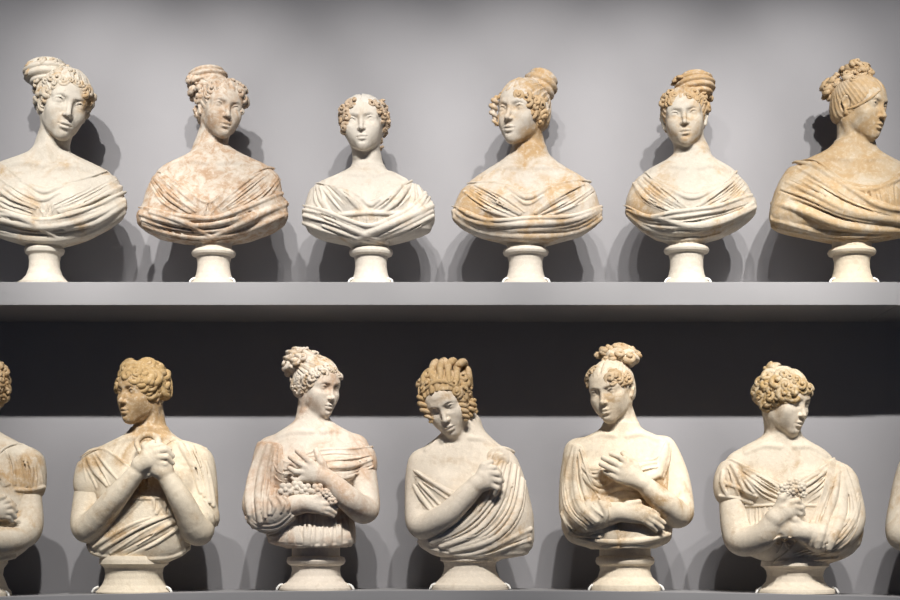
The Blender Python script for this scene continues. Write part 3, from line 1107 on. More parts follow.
def bust_l1():
    b = Bust(True, 134, 'tawny-headed bust with short curls looking left, both hands clasped at her throat', GL, 0, 11.2,
             amount=.36, colour=(0.673, 0.588, 0.454), hair_amt=.72, hair_base=(0.551, 0.441, 0.287), hair_stain=(.42, .28, .125),
             spots=[(135, 400, -.08, 50, .52), (158, 438, -.02, 26, .42), (90, 460, -.02, 22, .25), (125, 455, -.08, 22, .2), (132, 490, -.1, 20, .22), (105, 520, -.1, 26, .15)])
    rows = rowz([(428, 130, 168), (434, 124, 174), (440, 112, 183), (446, 99, 197), (452, 91, 204), (460, 88, 207), (478, 90, 205), (500, 96, 200), (525, 94, 196), (540, 88, 192), (548, 88, 190), (555, 96, 184), (561, 115, 168)], (-.045, -.10), .10, .026)

    def arms(g):
        b.arm(g, [(95, 462, .01), (89, 492, .0), (87, 528, -.055), (112, 502, -.125), (140, 468, -.150)], [13.5, 13.5, 14, 11, 7.5])
        b.arm(g, [(198, 464, .01), (201, 496, .0), (198, 531, -.055), (182, 502, -.125), (164, 472, -.150)], [14, 13.5, 14, 11, 7.5])
        b.hand(g, (141, 465, -.150), [(152, 448, -.165), (156, 452, -.171), (158, 457, -.172), (158, 462, -.168)],
               [[(161, 446, -.169), (169, 450, -.155)], [(165, 450, -.176), (172, 456, -.158)], [(166, 457, -.176), (172, 463, -.158)], [(165, 464, -.172), (170, 469, -.157)]],
               [(147, 449, -.160), (153, 443, -.155)], 4, wr=8)
        b.hand(g, (164, 471, -.150), [(156, 458, -.158), (154, 463, -.158), (153, 467, -.156), (153, 471, -.152)],
               [[(149, 461, -.160), (144, 465, -.15)], [(147, 466, -.158), (142, 469, -.148)], [(147, 471, -.155), (143, 473, -.147)], [(149, 474, -.150), (145, 476, -.142)]],
               [(163, 460, -.160), (158, 452, -.158)], 4, wr=8)
    b.figure((62, 350, 230, 566), rows, (124.5, 391.5, -39, 4, 2, .955, -.012), (150, 430, 15.5, 17.5, .012), breasts=[(130, 482, -.05, 14), (172, 482, -.05, 14)], extra=arms, dl=(-.23, .19))
    b.clavicles([[(146, 439), (130, 438), (110, 446)], [(156, 439), (170, 438), (186, 444)]], 2)
    b.finish_figure()

    def sl(g):
        b.arm(g, [(96, 461, .005), (91, 476, .0), (89, 488, -.004)], [15, 14.8, 14], .012)
        b.arm(g, [(198, 462, .01), (202, 490, .0), (203, 518, -.035)], [16, 14.5, 14], .012)

    def f1(g, s):
        b.fan(g, s, [(98, 450), (108, 464), (122, 482)], [(80, 466), (83, 478), (88, 490)], 5, [1.6, 2.4, 1.4])
        b.fan(g, s, [(172, 441), (186, 462), (198, 490)], [(205, 448), (212, 476), (215, 508)], 6, [2.4, 4.2, 3])
        b.fan(g, s, [(192, 500), (204, 512), (212, 526)], [(214, 500), (219, 514), (217, 530)], 3, [1.6, 2.4, 1.6])
        b.fan(g, s, [(121, 478), (123, 484), (122, 492)], [(150, 474), (151, 482), (150, 492)], 7, [1, 1.8, 1])
        b.fold(g, s, [(116, 497), (145, 499), (182, 497)], 1.6)
        b.fan(g, s, [(152, 500), (152, 508), (149, 514)], [(178, 499), (179, 507), (179, 513)], 5, [1.4, 2.2, 1.8])
        b.fan(g, s, [(91, 546), (128, 524), (178, 509)], [(128, 560), (164, 542), (194, 518)], 5, [2, 3.4, 2.4])
        b.fold(g, s, [(89, 545), (96, 554), (136, 559), (172, 557), (188, 548)], 2.8)
    b.cloth('dress', [(76, 460), (90, 451), (104, 449), (118, 458), (134, 470), (150, 462), (163, 448), (172, 440), (186, 442), (200, 446), (216, 452)], .005, add=sl, folds=f1)
    K = [b.P(x, y, d) for x, y, d in ((140, 452, -.135), (137, 443, -.105), (143, 436, -.10), (152, 435, -.10), (158, 441, -.10), (157, 448, -.125), (151, 444, -.125), (144, 445, -.13), (147, 453, -.15))]
    V, Q = tube_mesh(spline(K, 34), np.interp(np.linspace(0, 1, 34), [0, .5, 1], [2.6, 3.9, 2.8]) * b.pm, 8)
    mesh_obj('kerchief_knot', V - b.org, Q, b.m_cloth, b.root)
    L = [(118, 369, 5.5), (124, 366, 6), (132, 369, 6), (140, 364, 6), (148, 363, 6.5), (157, 365, 6.5), (163, 372, 6), (166, 381, 5.5), (167, 388, 5), (153, 375, 6.5), (145, 372, 6), (140, 381, 5.5), (135, 377, 5), (142, 386, 5), (150, 386, 5.5), (152, 392, 5),
         (157, 387, 5.5), (162, 382, 5.5), (152, 398, 4), (117, 379, 4.8), (116, 385, 4.4), (120, 373, 5), (127, 375, 4.5), (160, 377, 5), (128, 366, 5), (165, 392, 4.5), (146, 379, 5.5), (136, 371, 5.5), (116, 390, 3.4), (147, 390, 4.5)]
    b.hair((.4, .8, .4), L, dict(n=14, amp=.003, vol=.0, bald=True, nape=-.03), rise=.55, big=1.15)
    b.socle([(33, 556), (34, 560), (34.2, 564), (31, 566), (29.2, 568), (28.3, 573), (29, 579), (31.5, 585), (35.5, 589.5), (37.8, 591.5), (37.8, 602)], 134)


def bust_l3():
    b = Bust(True, 470, 'bust with bowed head and golden ringlets, her hand gripping the shawl at her shoulder', GL, 0, 13.7,
             amount=.3, colour=(0.702, 0.617, 0.503), hair_amt=.6, hair_base=(0.551, 0.424, 0.281), hair_stain=(.43, .29, .14), spots=[(437, 392, -.09, 22, .36), (497, 460, -.07, 16, .25)])
    rows = rowz([(420, 447, 479), (427, 444, 483), (434, 439, 489), (440, 432, 495), (446, 424, 503), (452, 417, 510), (460, 413, 515), (472, 411, 520), (488, 412, 525), (515, 413, 531), (538, 417, 532), (546, 424, 530), (553, 440, 518), (558, 456, 496)], (-.045, -.105), .10, .026)

    def arms(g):
        b.arm(g, [(421, 463, .01), (418, 492, .0), (421, 525, -.05), (444, 517, -.12), (463, 499, -.14), (477, 484, -.145)], [13, 12, 12.5, 11, 9.5, 7.5])
        b.hand(g, (477, 484, -.147), [(486, 469, -.152), (490, 473, -.155), (492, 479, -.152), (491, 485, -.148)],
               [[(494, 468, -.156), (500, 473, -.142)], [(498, 474, -.158), (502, 481, -.142)], [(499, 481, -.155), (500, 488, -.14)], [(497, 488, -.15), (495, 494, -.138)]],
               [(484, 466, -.150), (491, 462, -.148)], 3.5, wr=7.5)
    b.figure((398, 350, 542, 562), rows, (442, 410, -16, 20, -18, .965, -.035), (464, 426, 15.5, 18, .012), breasts=[(446, 488, -.055, 14), (488, 490, -.055, 14)], extra=arms, dl=(-.22, .19))
    b.clavicles([[(458, 438), (442, 439), (426, 450)], [(470, 438), (484, 440), (497, 448)]], 2)
    b.finish_figure()

    def f1(g, s):
        b.fan(g, s, [(410, 468), (426, 477), (452, 494)], [(410, 474), (417, 492), (430, 512)], 5, [1.2, 2.4, 1.4])
        b.fan(g, s, [(445, 492), (452, 500), (462, 506)], [(458, 478), (462, 488), (468, 496)], 3, [1.2, 2, 1.2])
        b.fold(g, s, [(407, 470), (409, 468), (412, 467)], 2.6)
    b.cloth('dress', [(400, 474), (409, 466), (425, 476), (445, 488), (462, 493), (478, 478), (489, 460), (499, 448), (512, 451), (526, 462)], .004, folds=f1)

    def f2(g, s):
        b.fan(g, s, [(497, 456), (482, 490), (458, 520), (426, 540)], [(527, 472), (524, 514), (500, 543), (456, 553)], 10, [2, 3.2, 2.2])
        b.fan(g, s, [(426, 546), (470, 553), (531, 522)], [(445, 556), (480, 557), (530, 545)], 3, [2.2, 3.4, 2.4])
        b.fan(g, s, [(458, 506), (470, 496), (486, 476)], [(462, 524), (480, 508), (496, 482)], 5, [1.2, 2, 1.4])
    b.cloth('shawl', [(396, 552), (412, 546), (425, 535), (445, 523), (463, 507), (478, 488), (487, 467), (496, 449), (510, 450), (522, 460), (540, 480)], .012, folds=f2, rim=2)
    g = Grid(b.P(497, 459, -.075) - .045, b.P(497, 459, -.075) + .045, .002)
    c = hit([b.trunk], 498, 458) + np.array([0, -.010, .0])
    g.ell(c, np.array([11.5, 2.0, 11.5]) * b.pm, 0)
    for k in range(9):
        a = k * 2 * math.pi / 9 + .3
        e = np.array([math.cos(a), -.22, math.sin(a)])
        g.chain([c + e * 4.5 * b.pm + np.array([0, -.005, 0]), c + e * 11.5 * b.pm + np.array([0, -.001, 0])], [.9 * b.pm, 1.4 * b.pm], .003, '-')
    g.ell(c + np.array([0, -.006, 0]), np.array([5.0, 1.6, 5.0]) * b.pm, .004)
    mesh_obj('gathered_rosette', surface_nets(g)[0] - b.org, surface_nets(g)[1], b.m_cloth, b.root)
    L = [(421, 381, 5.5), (423, 389, 5), (429, 375, 5), (447, 379, 4), (440, 380, 3.6), (453, 383, 4), (457, 392, 5), (463, 389, 5), (461, 397, 5), (468, 394, 5.5), (472, 386, 5.5), (473, 398, 5), (475, 406, 4.6), (476, 412, 4), (474, 383, 4.5), (470, 404, 5), (465, 403, 5), (463, 379, 5.5), (458, 374, 5), (470, 376, 5.5), (467, 368, 5.5), (475, 391, 5), (427, 384, 4), (433, 381, 3.8), (455, 381, 4.5)]
    T = [([(424, 387), (424, 377), (430, 371), (434, 381)], [2.5, 3.6, 3.6, 2]), ([(433, 383), (432, 369), (437, 362), (441, 379)], [2.5, 3.8, 3.8, 2]), ([(441, 382), (440, 367), (445, 361), (449, 379)], [2.5, 3.8, 4, 2]),
         ([(449, 382), (448, 367), (454, 361), (457, 377)], [2.5, 3.8, 4, 2.2]), ([(457, 381), (457, 368), (464, 362), (467, 377)], [2.5, 4, 4, 2.4]), ([(462, 381), (464, 371), (468, 370), (471, 386)], [2.5, 3.6, 3.6, 2.6]), ([(425, 390), (435, 382), (446, 382), (456, 388)], [1.6, 2.2, 2.4, 1.6])]
    b.hair((.2, .8, .5), L, dict(n=14, amp=.003, vol=.004, low=-.010), tubes=T,
           ringlets=[([(421, 394), (424, 408), (432, 422)], 5.2, 4.5, -.085), ([(459, 396), (463, 408), (467, 420)], 5.4, 4.5, -.085), ([(472, 400), (472, 408), (470, 416)], 4.8, 3, -.05), ([(425, 394), (429, 404), (434, 414)], 4.2, 3, -.07)])
    b.socle([(28.5, 552), (29.5, 557), (29.8, 560.5), (26.5, 562), (25.6, 566), (26.2, 571), (29, 577), (34, 582.5), (37.5, 584.5), (38.3, 587), (38.3, 598)], 470)


def bust_l4():
    b = Bust(True, 625, 'smooth-haired bust with a scalloped topknot glancing left, hand on chest, other arm draped', GL, 0, 14.9,
             amount=.38, colour=(0.708, 0.611, 0.470), hair_amt=.4, curl_base=(0.573, 0.441, 0.287), curl_amt=.45, spots=[(660, 500, -.12, 28, .22), (690, 522, -.08, 14, .3), (610, 500, -.1, 24, .12), (615, 398, -.08, 24, .12)])
    rows = rowz([(424, 603, 639), (430, 598, 645), (435, 588, 658), (440, 576, 668), (446, 569, 672), (456, 566, 674), (480, 564, 672), (505, 563, 670), (528, 562, 671), (538, 567, 670), (543, 576, 666), (547, 592, 652)], (-.045, -.095), .09, .058)

    def arms(g):
        b.arm(g, [(664, 449, .01), (676, 480, -.005), (679, 513, -.055), (664, 503, -.125), (643, 483, -.148)], [12.5, 12.5, 13.5, 11.5, 7.5])
        b.hand(g, (643, 483, -.148), [(626, 463, -.153), (621, 467, -.155), (618, 472, -.154), (617, 478, -.150)],
               [[(619, 457, -.156), (611, 454, -.145)], [(612, 462, -.157), (603, 458, -.143)], [(609, 468, -.156), (601, 464, -.141)], [(611, 475, -.151), (605, 472, -.138)]],
               [(635, 466, -.153), (629, 459, -.148), (623, 453, -.138)], 3.4, wr=7)
        b.arm(g, [(577, 452, .01), (576, 486, .0), (577, 512, -.06), (594, 516, -.125), (617, 512, -.150)], [13, 14, 14.5, 12, 9])
        b.hand(g, (617, 512, -.150), [(641, 508, -.158), (644, 512, -.160), (645, 516, -.159), (643, 520, -.156)],
               [[(651, 511, -.154), (658, 515, -.14)], [(655, 517, -.154), (664, 523, -.136)], [(654, 522, -.153), (662, 528, -.136)], [(651, 525, -.150), (656, 530, -.136)]],
               [(628, 505, -.160), (639, 502, -.158)], 3.5, wr=8)
    b.figure((548, 334, 702, 552), rows, (602.5, 392.5, -30, 6, -8, .93, -.02), (621, 424, 15.5, 17.5, .012), w=1.06, smile=.5, breasts=[(596, 476, -.055, 13), (642, 475, -.055, 13)], extra=arms, dl=(-.22, .19))
    b.clavicles([[(614, 436), (599, 435), (583, 441)], [(627, 436), (642, 434), (657, 440)]], 2)
    b.finish_figure()

    def f1(g, s):
        b.fan(g, s, [(582, 464), (592, 471), (606, 465)], [(584, 478), (600, 492), (622, 488)], 5, [1.4, 2.2, 1.4])
        b.fan(g, s, [(628, 464), (642, 463), (656, 461)], [(640, 484), (650, 482), (660, 476)], 4, [1.8, 3, 1.8])
        b.fan(g, s, [(602, 498), (622, 490), (640, 492)], [(606, 508), (625, 500), (642, 502)], 3, [1.6, 2.6, 1.6])
        b.fan(g, s, [(664, 443), (660, 458), (657, 474)], [(671, 442), (668, 462), (664, 478)], 3, [2, 3.6, 2.4])
        b.fold(g, s, [(570, 534), (600, 541), (640, 541), (668, 534)], 3.4)
        b.fold(g, s, [(586, 470), (596, 484), (610, 488)], [1.2, 2.2, 1.2])
        b.fold(g, s, [(634, 470), (646, 476), (658, 470)], [1, 2, 1])
        b.fold(g, s, [(600, 494), (620, 487), (642, 490)], [1.4, 2.8, 1.6])
        b.fold(g, s, [(604, 501), (622, 496), (644, 498)], [1.2, 2.2, 1.4])
        b.fold(g, s, [(582, 464), (590, 469), (598, 468), (606, 464), (614, 462)], 1.8)
    b.cloth('dress', [(556, 452), (571, 444), (578, 458), (584, 466), (592, 469), (605, 465), (620, 462), (640, 461), (655, 459), (662, 450), (669, 440), (680, 446)], .005, folds=f1)

    def sl(g):
        b.arm(g, [(579, 450, .01), (576, 480, -.005), (577, 512, -.055), (588, 518, -.118), (604, 513, -.142)], [13, 15, 16, 14.5, 12], .015)

    def f2(g, s):
        b.fan(g, s, [(572, 445), (560, 478), (562, 510), (584, 532)], [(581, 450), (592, 480), (602, 500), (611, 508)], 7, [1.6, 2.6, 2.2])
        b.fan(g, s, [(561, 512), (572, 532), (600, 536)], [(566, 524), (586, 534), (612, 524)], 3, [2, 3, 2])
        b.fan(g, s, [(598, 502), (603, 512), (602, 522)], [(610, 503), (614, 512), (612, 520)], 3, [1.6, 2.4, 1.6])

    def sd(g):
        lim = b.edge_x(g, [(582, 436), (585, 455), (594, 482), (604, 500), (614, 510), (617, 530), (618, 552)])
        g.f = smax(g.f, (g.ax[0][:, None, None] - lim).astype(np.float32), .006)
    b.cloth('shawl', [(540, 442), (566, 441), (584, 446), (600, 470)], .008, add=sl, folds=f2, rim=0, side=sd)
    L = [(610, 378, 4.6), (615, 376, 4.6), (620, 373, 4.4), (624, 376, 4.2), (625, 381, 4.2), (618, 379, 4), (628, 376, 4), (622, 383, 3.6), (612, 382, 3.4), (616, 372, 3.4),
         (587, 369, 4.5), (592, 371, 4), (586, 377.5, 4), (588, 374, 4), (595, 369, 3.5), (587, 382, 3.2), (604, 353, 5.4), (609, 348, 5.6), (616, 346, 5.8), (624, 346, 5.8), (632, 348, 5.8), (638, 353, 5.4), (613, 355, 5), (621, 354, 5.2), (630, 356, 5), (606, 359, 4.2)]
    b.hair((.3, .6, .8), L, dict(n=26, amp=.0008, bald=True), buns=[(621, 358, 18, 11, 15, .008, 'swirl', 7, 3, .8)])
    b.socle([(25.5, 540), (25.5, 556), (28.5, 557.5), (29.5, 561), (28.5, 564), (25.5, 566), (25, 570), (27, 577), (32, 582), (35, 585), (35.5, 588), (35.5, 598)], 625)


def bust_l5():
    b = Bust(True, 795, 'curly-haired bust in short gathered sleeves turned right, holding a posy over crossed forearms', GL, 0, 15.8,
             amount=.36, colour=(0.684, 0.599, 0.475), hair_amt=.56, hair_base=(0.628, 0.540, 0.397), hair_stain=(.45, .30, .13), spots=[(785, 398, -.05, 26, .22), (785, 372, -.03, 22, -.35), (830, 480, -.06, 24, .18), (785, 545, -.15, 14, .35), (740, 475, -.04, 20, .1)])
    rows = rowz([(430, 768, 799), (436, 762, 803), (442, 751, 812), (448, 739, 824), (455, 732, 832), (463, 729, 837), (475, 730, 843), (492, 732, 849), (512, 734, 857), (530, 733, 861), (544, 735, 858), (553, 745, 848), (559, 760, 834), (563, 772, 822)], (-.045, -.10), .10, .026)

    def arms(g):
        b.arm(g, [(738, 466, .005), (733, 500, -.01), (740, 539, -.055), (763, 536, -.13), (775, 520, -.160)], [13.5, 12.5, 14.5, 12, 9])
        b.hand(g, (776, 518, -.162), [(785, 500, -.172), (790, 503, -.175), (795, 507, -.174), (796, 512, -.169)],
               [[(792, 495, -.174), (799, 500, -.166)], [(798, 501, -.177), (803, 507, -.166)], [(801, 508, -.173), (803, 514, -.162)], [(800, 514, -.168), (800, 520, -.158)]],
               [(782, 498, -.178), (788, 491, -.175)], 3.6, wr=9)
        b.arm(g, [(845, 480, .0), (850, 520, -.04), (832, 538, -.115), (806, 533, -.152)], [12, 14, 14, 9])
        b.hand(g, (804, 532, -.155), [(785, 523, -.168), (783, 527, -.169), (783, 531, -.168), (785, 535, -.163)],
               [[(775, 520, -.166), (767, 521, -.152)], [(773, 526, -.166), (766, 527, -.152)], [(773, 531, -.163), (767, 532, -.15)], [(776, 536, -.158), (771, 538, -.148)]],
               [(794, 520, -.170), (785, 516, -.172)], 3.5, wr=8)
    b.figure((712, 354, 874, 568), rows, (802, 404.5, 40, 10, 3, .96, -.02), (783, 436, 15.5, 18, .012), w=1.05, breasts=[(760, 488, -.055, 15), (806, 486, -.055, 15)], extra=arms, dl=(-.24, .19))
    b.clavicles([[(780, 447), (764, 446), (746, 453)], [(794, 447), (810, 447), (826, 456)]], 2)
    b.finish_figure()

    def sl(g):
        b.arm(g, [(738, 464, .005), (731, 480, .0), (730, 493, -.006)], [15.5, 15.5, 14.5], .012)

    def f1(g, s):
        b.fan(g, s, [(735, 462), (744, 476), (754, 492)], [(722, 472), (721, 484), (722, 498)], 5, [1.4, 2.4, 1.4])
        b.fold(g, s, [(720, 496), (735, 498), (752, 503)], 2)
        b.fold(g, s, [(721, 482), (738, 488), (756, 496)], 2)
        b.fan(g, s, [(741, 464), (766, 478), (786, 490)], [(746, 480), (760, 494), (776, 503)], 6, [1.4, 2.3, 1.4])
        b.fan(g, s, [(830, 464), (812, 476), (796, 486)], [(838, 468), (826, 490), (806, 504)], 6, [1.2, 2, 1.4])
        b.fold(g, s, [(746, 506), (780, 505), (826, 506)], 1.6)
        b.fan(g, s, [(748, 508), (748, 522), (748, 536)], [(820, 508), (820, 522), (818, 536)], 15, [1, 1.7, 1.8])
    b.cloth('dress', [(718, 468), (729, 459), (740, 464), (757, 472), (772, 481), (785, 486), (797, 482), (808, 476), (822, 468), (836, 458), (850, 464)], .005, add=sl, folds=f1, rim=1.6)

    def sh(g):
        b.arm(g, [(843, 476, .0), (847, 518, -.04), (832, 538, -.108), (812, 536, -.138)], [13.5, 15, 15.5, 12], .02)

    def f2(g, s):
        b.fan(g, s, [(836, 461), (827, 490), (814, 518), (806, 545)], [(846, 470), (857, 500), (860, 524), (846, 550)], 7, [1.8, 3.6, 2.6])
        b.fan(g, s, [(792, 553), (826, 541), (848, 518), (858, 492)], [(806, 561), (838, 552), (856, 534), (862, 512)], 5, [.8, 1.9, 2.2, 1.0])
        b.fold(g, s, [(770, 560), (800, 560), (836, 557)], 2.6)
    b.cloth('shawl', [(740, 590), (760, 574), (775, 560), (790, 546), (805, 527), (817, 502), (826, 476), (832, 460), (842, 459), (856, 468), (880, 500)], .010, add=sh, folds=f2, rim=0)
    b.posy([(784, 488), (790, 484), (796, 483), (801, 487), (787, 493), (793, 490), (799, 492), (781, 494), (803, 494)], -.178, 4, 'flower')
    for k, q in enumerate(([(784, 541), (778, 537), (774, 541), (779, 545), (784, 541)], [(784, 541), (790, 537), (794, 541), (789, 545), (784, 541)], [(784, 541), (780, 549), (777, 553)], [(784, 541), (788, 548), (793, 551)])):
        Wp = spline([hit([b.g], x, y) + np.array([0, -.006, 0]) for x, y in q], 14)
        V, Q = tube_mesh(Wp, 1.2 * b.pm, 7)
        mesh_obj('ribbon', V - b.org, Q, b.m_cloth, b.root)
    L = [(755, 387, 6), (754, 395, 5.5), (760, 380, 6), (767, 383, 6), (763, 392, 6), (770, 397, 6), (767, 403, 5), (773, 404, 5.5), (778, 398, 6), (783, 393, 6), (777, 388, 6), (788, 396, 5.2), (793, 392, 5.5), (785, 385, 6), (790, 388, 5.5), (798, 386, 5.2), (803, 389, 5), (807, 391, 4.6), (811, 393, 4),
         (802, 385, 5), (807, 388, 5), (794, 383, 5), (777, 380, 6), (768, 375, 6), (783, 375, 6), (760, 399, 5), (779, 401, 4.5), (789, 377, 5), (796, 379, 4.5), (765, 408, 4), (771, 390, 5.5), (810, 388, 4)]
    b.hair((-.4, .7, .5), L, dict(n=14, amp=.003, vol=.004, nape=-.03), buns=[(773, 371, 9.5, 9, 10, .02, 'swirl', 6, 0, 1.2)])
    b.socle([(32, 558), (33.5, 562), (33.8, 566), (30.5, 568), (28.5, 571), (27.5, 576), (29, 582), (33, 586.5), (38.5, 589), (39.3, 591.5), (39.3, 602)], 795)


def bust_l0():
    b = Bust(True, -27, 'bust cut by the left edge of the lower row, only curls, sleeve and forearm showing', GL, 0, 10.4, amount=.38, colour=(0.610, 0.542, 0.435), hair_amt=.6, hair_base=(0.551, 0.441, 0.287), spots=[(20, 470, -.05, 30, .2)])
    rows = rowz([(426, -45, -7), (433, -54, 2), (439, -66, 14), (446, -80, 26), (453, -88, 35), (462, -92, 40), (480, -92, 38), (510, -90, 34), (535, -88, 34), (548, -80, 28), (557, -68, 16), (562, -52, 0)], (-.045, -.10), .10, .026)

    def arms(g):
        b.arm(g, [(30, 463, .005), (30, 496, -.01), (27, 530, -.06), (0, 540, -.13), (-24, 526, -.155)], [13, 10.5, 13.5, 12.5, 8])
        b.hand(g, (-24, 526, -.155), [(-40, 512, -.16), (-43, 517, -.16), (-44, 522, -.16), (-43, 527, -.158)],
               [[(-48, 506, -.155), (-54, 504, -.145)], [(-52, 513, -.155), (-58, 512, -.142)], [(-52, 520, -.155), (-58, 520, -.142)], [(-50, 527, -.15), (-55, 528, -.14)]], None, 3.5, wr=7)
        b.arm(g, [(-84, 463, .005), (-86, 500, -.01), (-82, 535, -.06), (-50, 534, -.13), (-22, 516, -.150), (-12, 512, -.150)], [13, 11, 13.5, 12, 9, 8])
        b.hand(g, (-14, 512, -.150), [(2, 504, -.155), (4, 508, -.157), (4, 512, -.156), (3, 516, -.153)],
               [[(9, 501, -.155), (14, 505, -.145)], [(11, 506, -.155), (16, 511, -.142)], [(11, 512, -.154), (15, 517, -.142)], [(9, 517, -.15), (12, 521, -.14)]], [(-4, 500, -.160), (4, 497, -.158)], 3.5, wr=8)
    b.figure((-106, 350, 54, 568), rows, (-20, 393, 12, 6, 0, 1.0, -.012), (-26, 428, 15.5, 17.5, .012), extra=arms, dl=(-.23, .19))
    b.finish_figure()

    def sl(g):
        b.arm(g, [(29, 462, .005), (30, 476, .0), (30, 488, -.006)], [15, 14.5, 14], .012)
        b.arm(g, [(-83, 462, .005), (-86, 476, .0), (-86, 488, -.006)], [15, 14.5, 14], .012)

    def f1(g, s):
        b.fan(g, s, [(3, 450), (8, 464), (10, 484)], [(38, 456), (43, 472), (43, 488)], 8, [1.4, 2.4, 1.4])
        b.fold(g, s, [(16, 490), (30, 490), (44, 487)], 2.2)
        b.fan(g, s, [(-20, 452), (-10, 470), (4, 486)], [(-8, 455), (0, 470), (9, 484)], 5, [1.4, 2.2, 1.4])
        b.fold(g, s, [(-60, 557), (-20, 562), (14, 556)], 3)
    b.cloth('dress', [(-98, 460), (-80, 447), (-60, 460), (-40, 470), (-20, 466), (-4, 456), (6, 447), (22, 444), (44, 458)], .005, add=sl, folds=f1)
    L = [(2, 363, 5), (4, 370, 5), (6, 377, 5), (6, 384, 5), (5, 391, 5), (3, 398, 5), (0, 404, 4), (-2, 372, 5), (0, 380, 5), (-1, 388, 5), (-4, 364, 5), (-8, 372, 5), (-7, 382, 4.5), (-14, 366, 5), (-22, 364, 5), (-30, 367, 5), (-38, 373, 5), (-42, 382, 5)]
    b.hair((0, .8, .4), L, dict(n=14, amp=.003, vol=.004))
    b.socle([(33.5, 558), (34, 563), (30, 568), (29, 575), (34, 588), (37.5, 592), (37.5, 600)], -27)


def bust_l6():
    b = Bust(True, 972, 'bust cut by the right edge of the lower row, only its bare bent arm showing', GL, 0, 16.3, amount=.36, colour=(0.610, 0.542, 0.435))
    rows = rowz([(426, 953, 991), (433, 944, 1000), (440, 930, 1014), (447, 918, 1026), (455, 912, 1034), (468, 912, 1038), (490, 914, 1036), (520, 914, 1036), (540, 914, 1034), (552, 924, 1024), (560, 945, 1000)], (-.045, -.10), .10, .026)

    def arms(g):
        b.arm(g, [(912, 464, .005), (903, 498, -.01), (902, 535, -.06), (930, 530, -.13), (958, 505, -.155)], [12, 11.5, 14, 12, 8])
        b.hand(g, (958, 505, -.155), [(974, 490, -.16), (977, 494, -.16), (979, 499, -.158), (979, 504, -.155)],
               [[(981, 484, -.158), (988, 482, -.145)], [(986, 490, -.158), (993, 489, -.143)], [(988, 497, -.155), (994, 497, -.14)], [(987, 504, -.15), (992, 506, -.138)]], [(966, 490, -.162), (972, 482, -.158)], 3.4, wr=7)
        b.arm(g, [(1032, 464, .005), (1042, 498, -.01), (1042, 535, -.06), (1012, 532, -.13), (985, 520, -.150)], [12, 11.5, 14, 12, 8])
    b.figure((880, 350, 1064, 566), rows, (962, 396, -20, 6, 0, 1.0, -.012), (972, 428, 15.5, 17.5, .012), extra=arms, dl=(-.23, .19))
    b.finish_figure()

    def f1(g, s):
        b.fan(g, s, [(920, 470), (935, 480), (955, 492)], [(920, 484), (935, 496), (950, 505)], 4, [1.4, 2.4, 1.4])
        b.fold(g, s, [(925, 552), (970, 560), (1020, 552)], 3)
    b.cloth('dress', [(906, 474), (920, 466), (945, 474), (972, 480), (1000, 474), (1024, 466), (1040, 474)], .005, folds=f1)
    b.hair((.2, .8, .5), [(936, 382, 5), (938, 390, 5), (940, 374, 5), (948, 369, 5), (958, 366, 5), (968, 366, 5), (978, 370, 5), (938, 398, 4.5), (984, 378, 5), (986, 388, 5)], dict(n=14, amp=.003, vol=.004))
    b.socle([(33.5, 556), (34, 563), (30, 568), (29, 575), (34, 588), (37.5, 592), (37.5, 600)], 972)




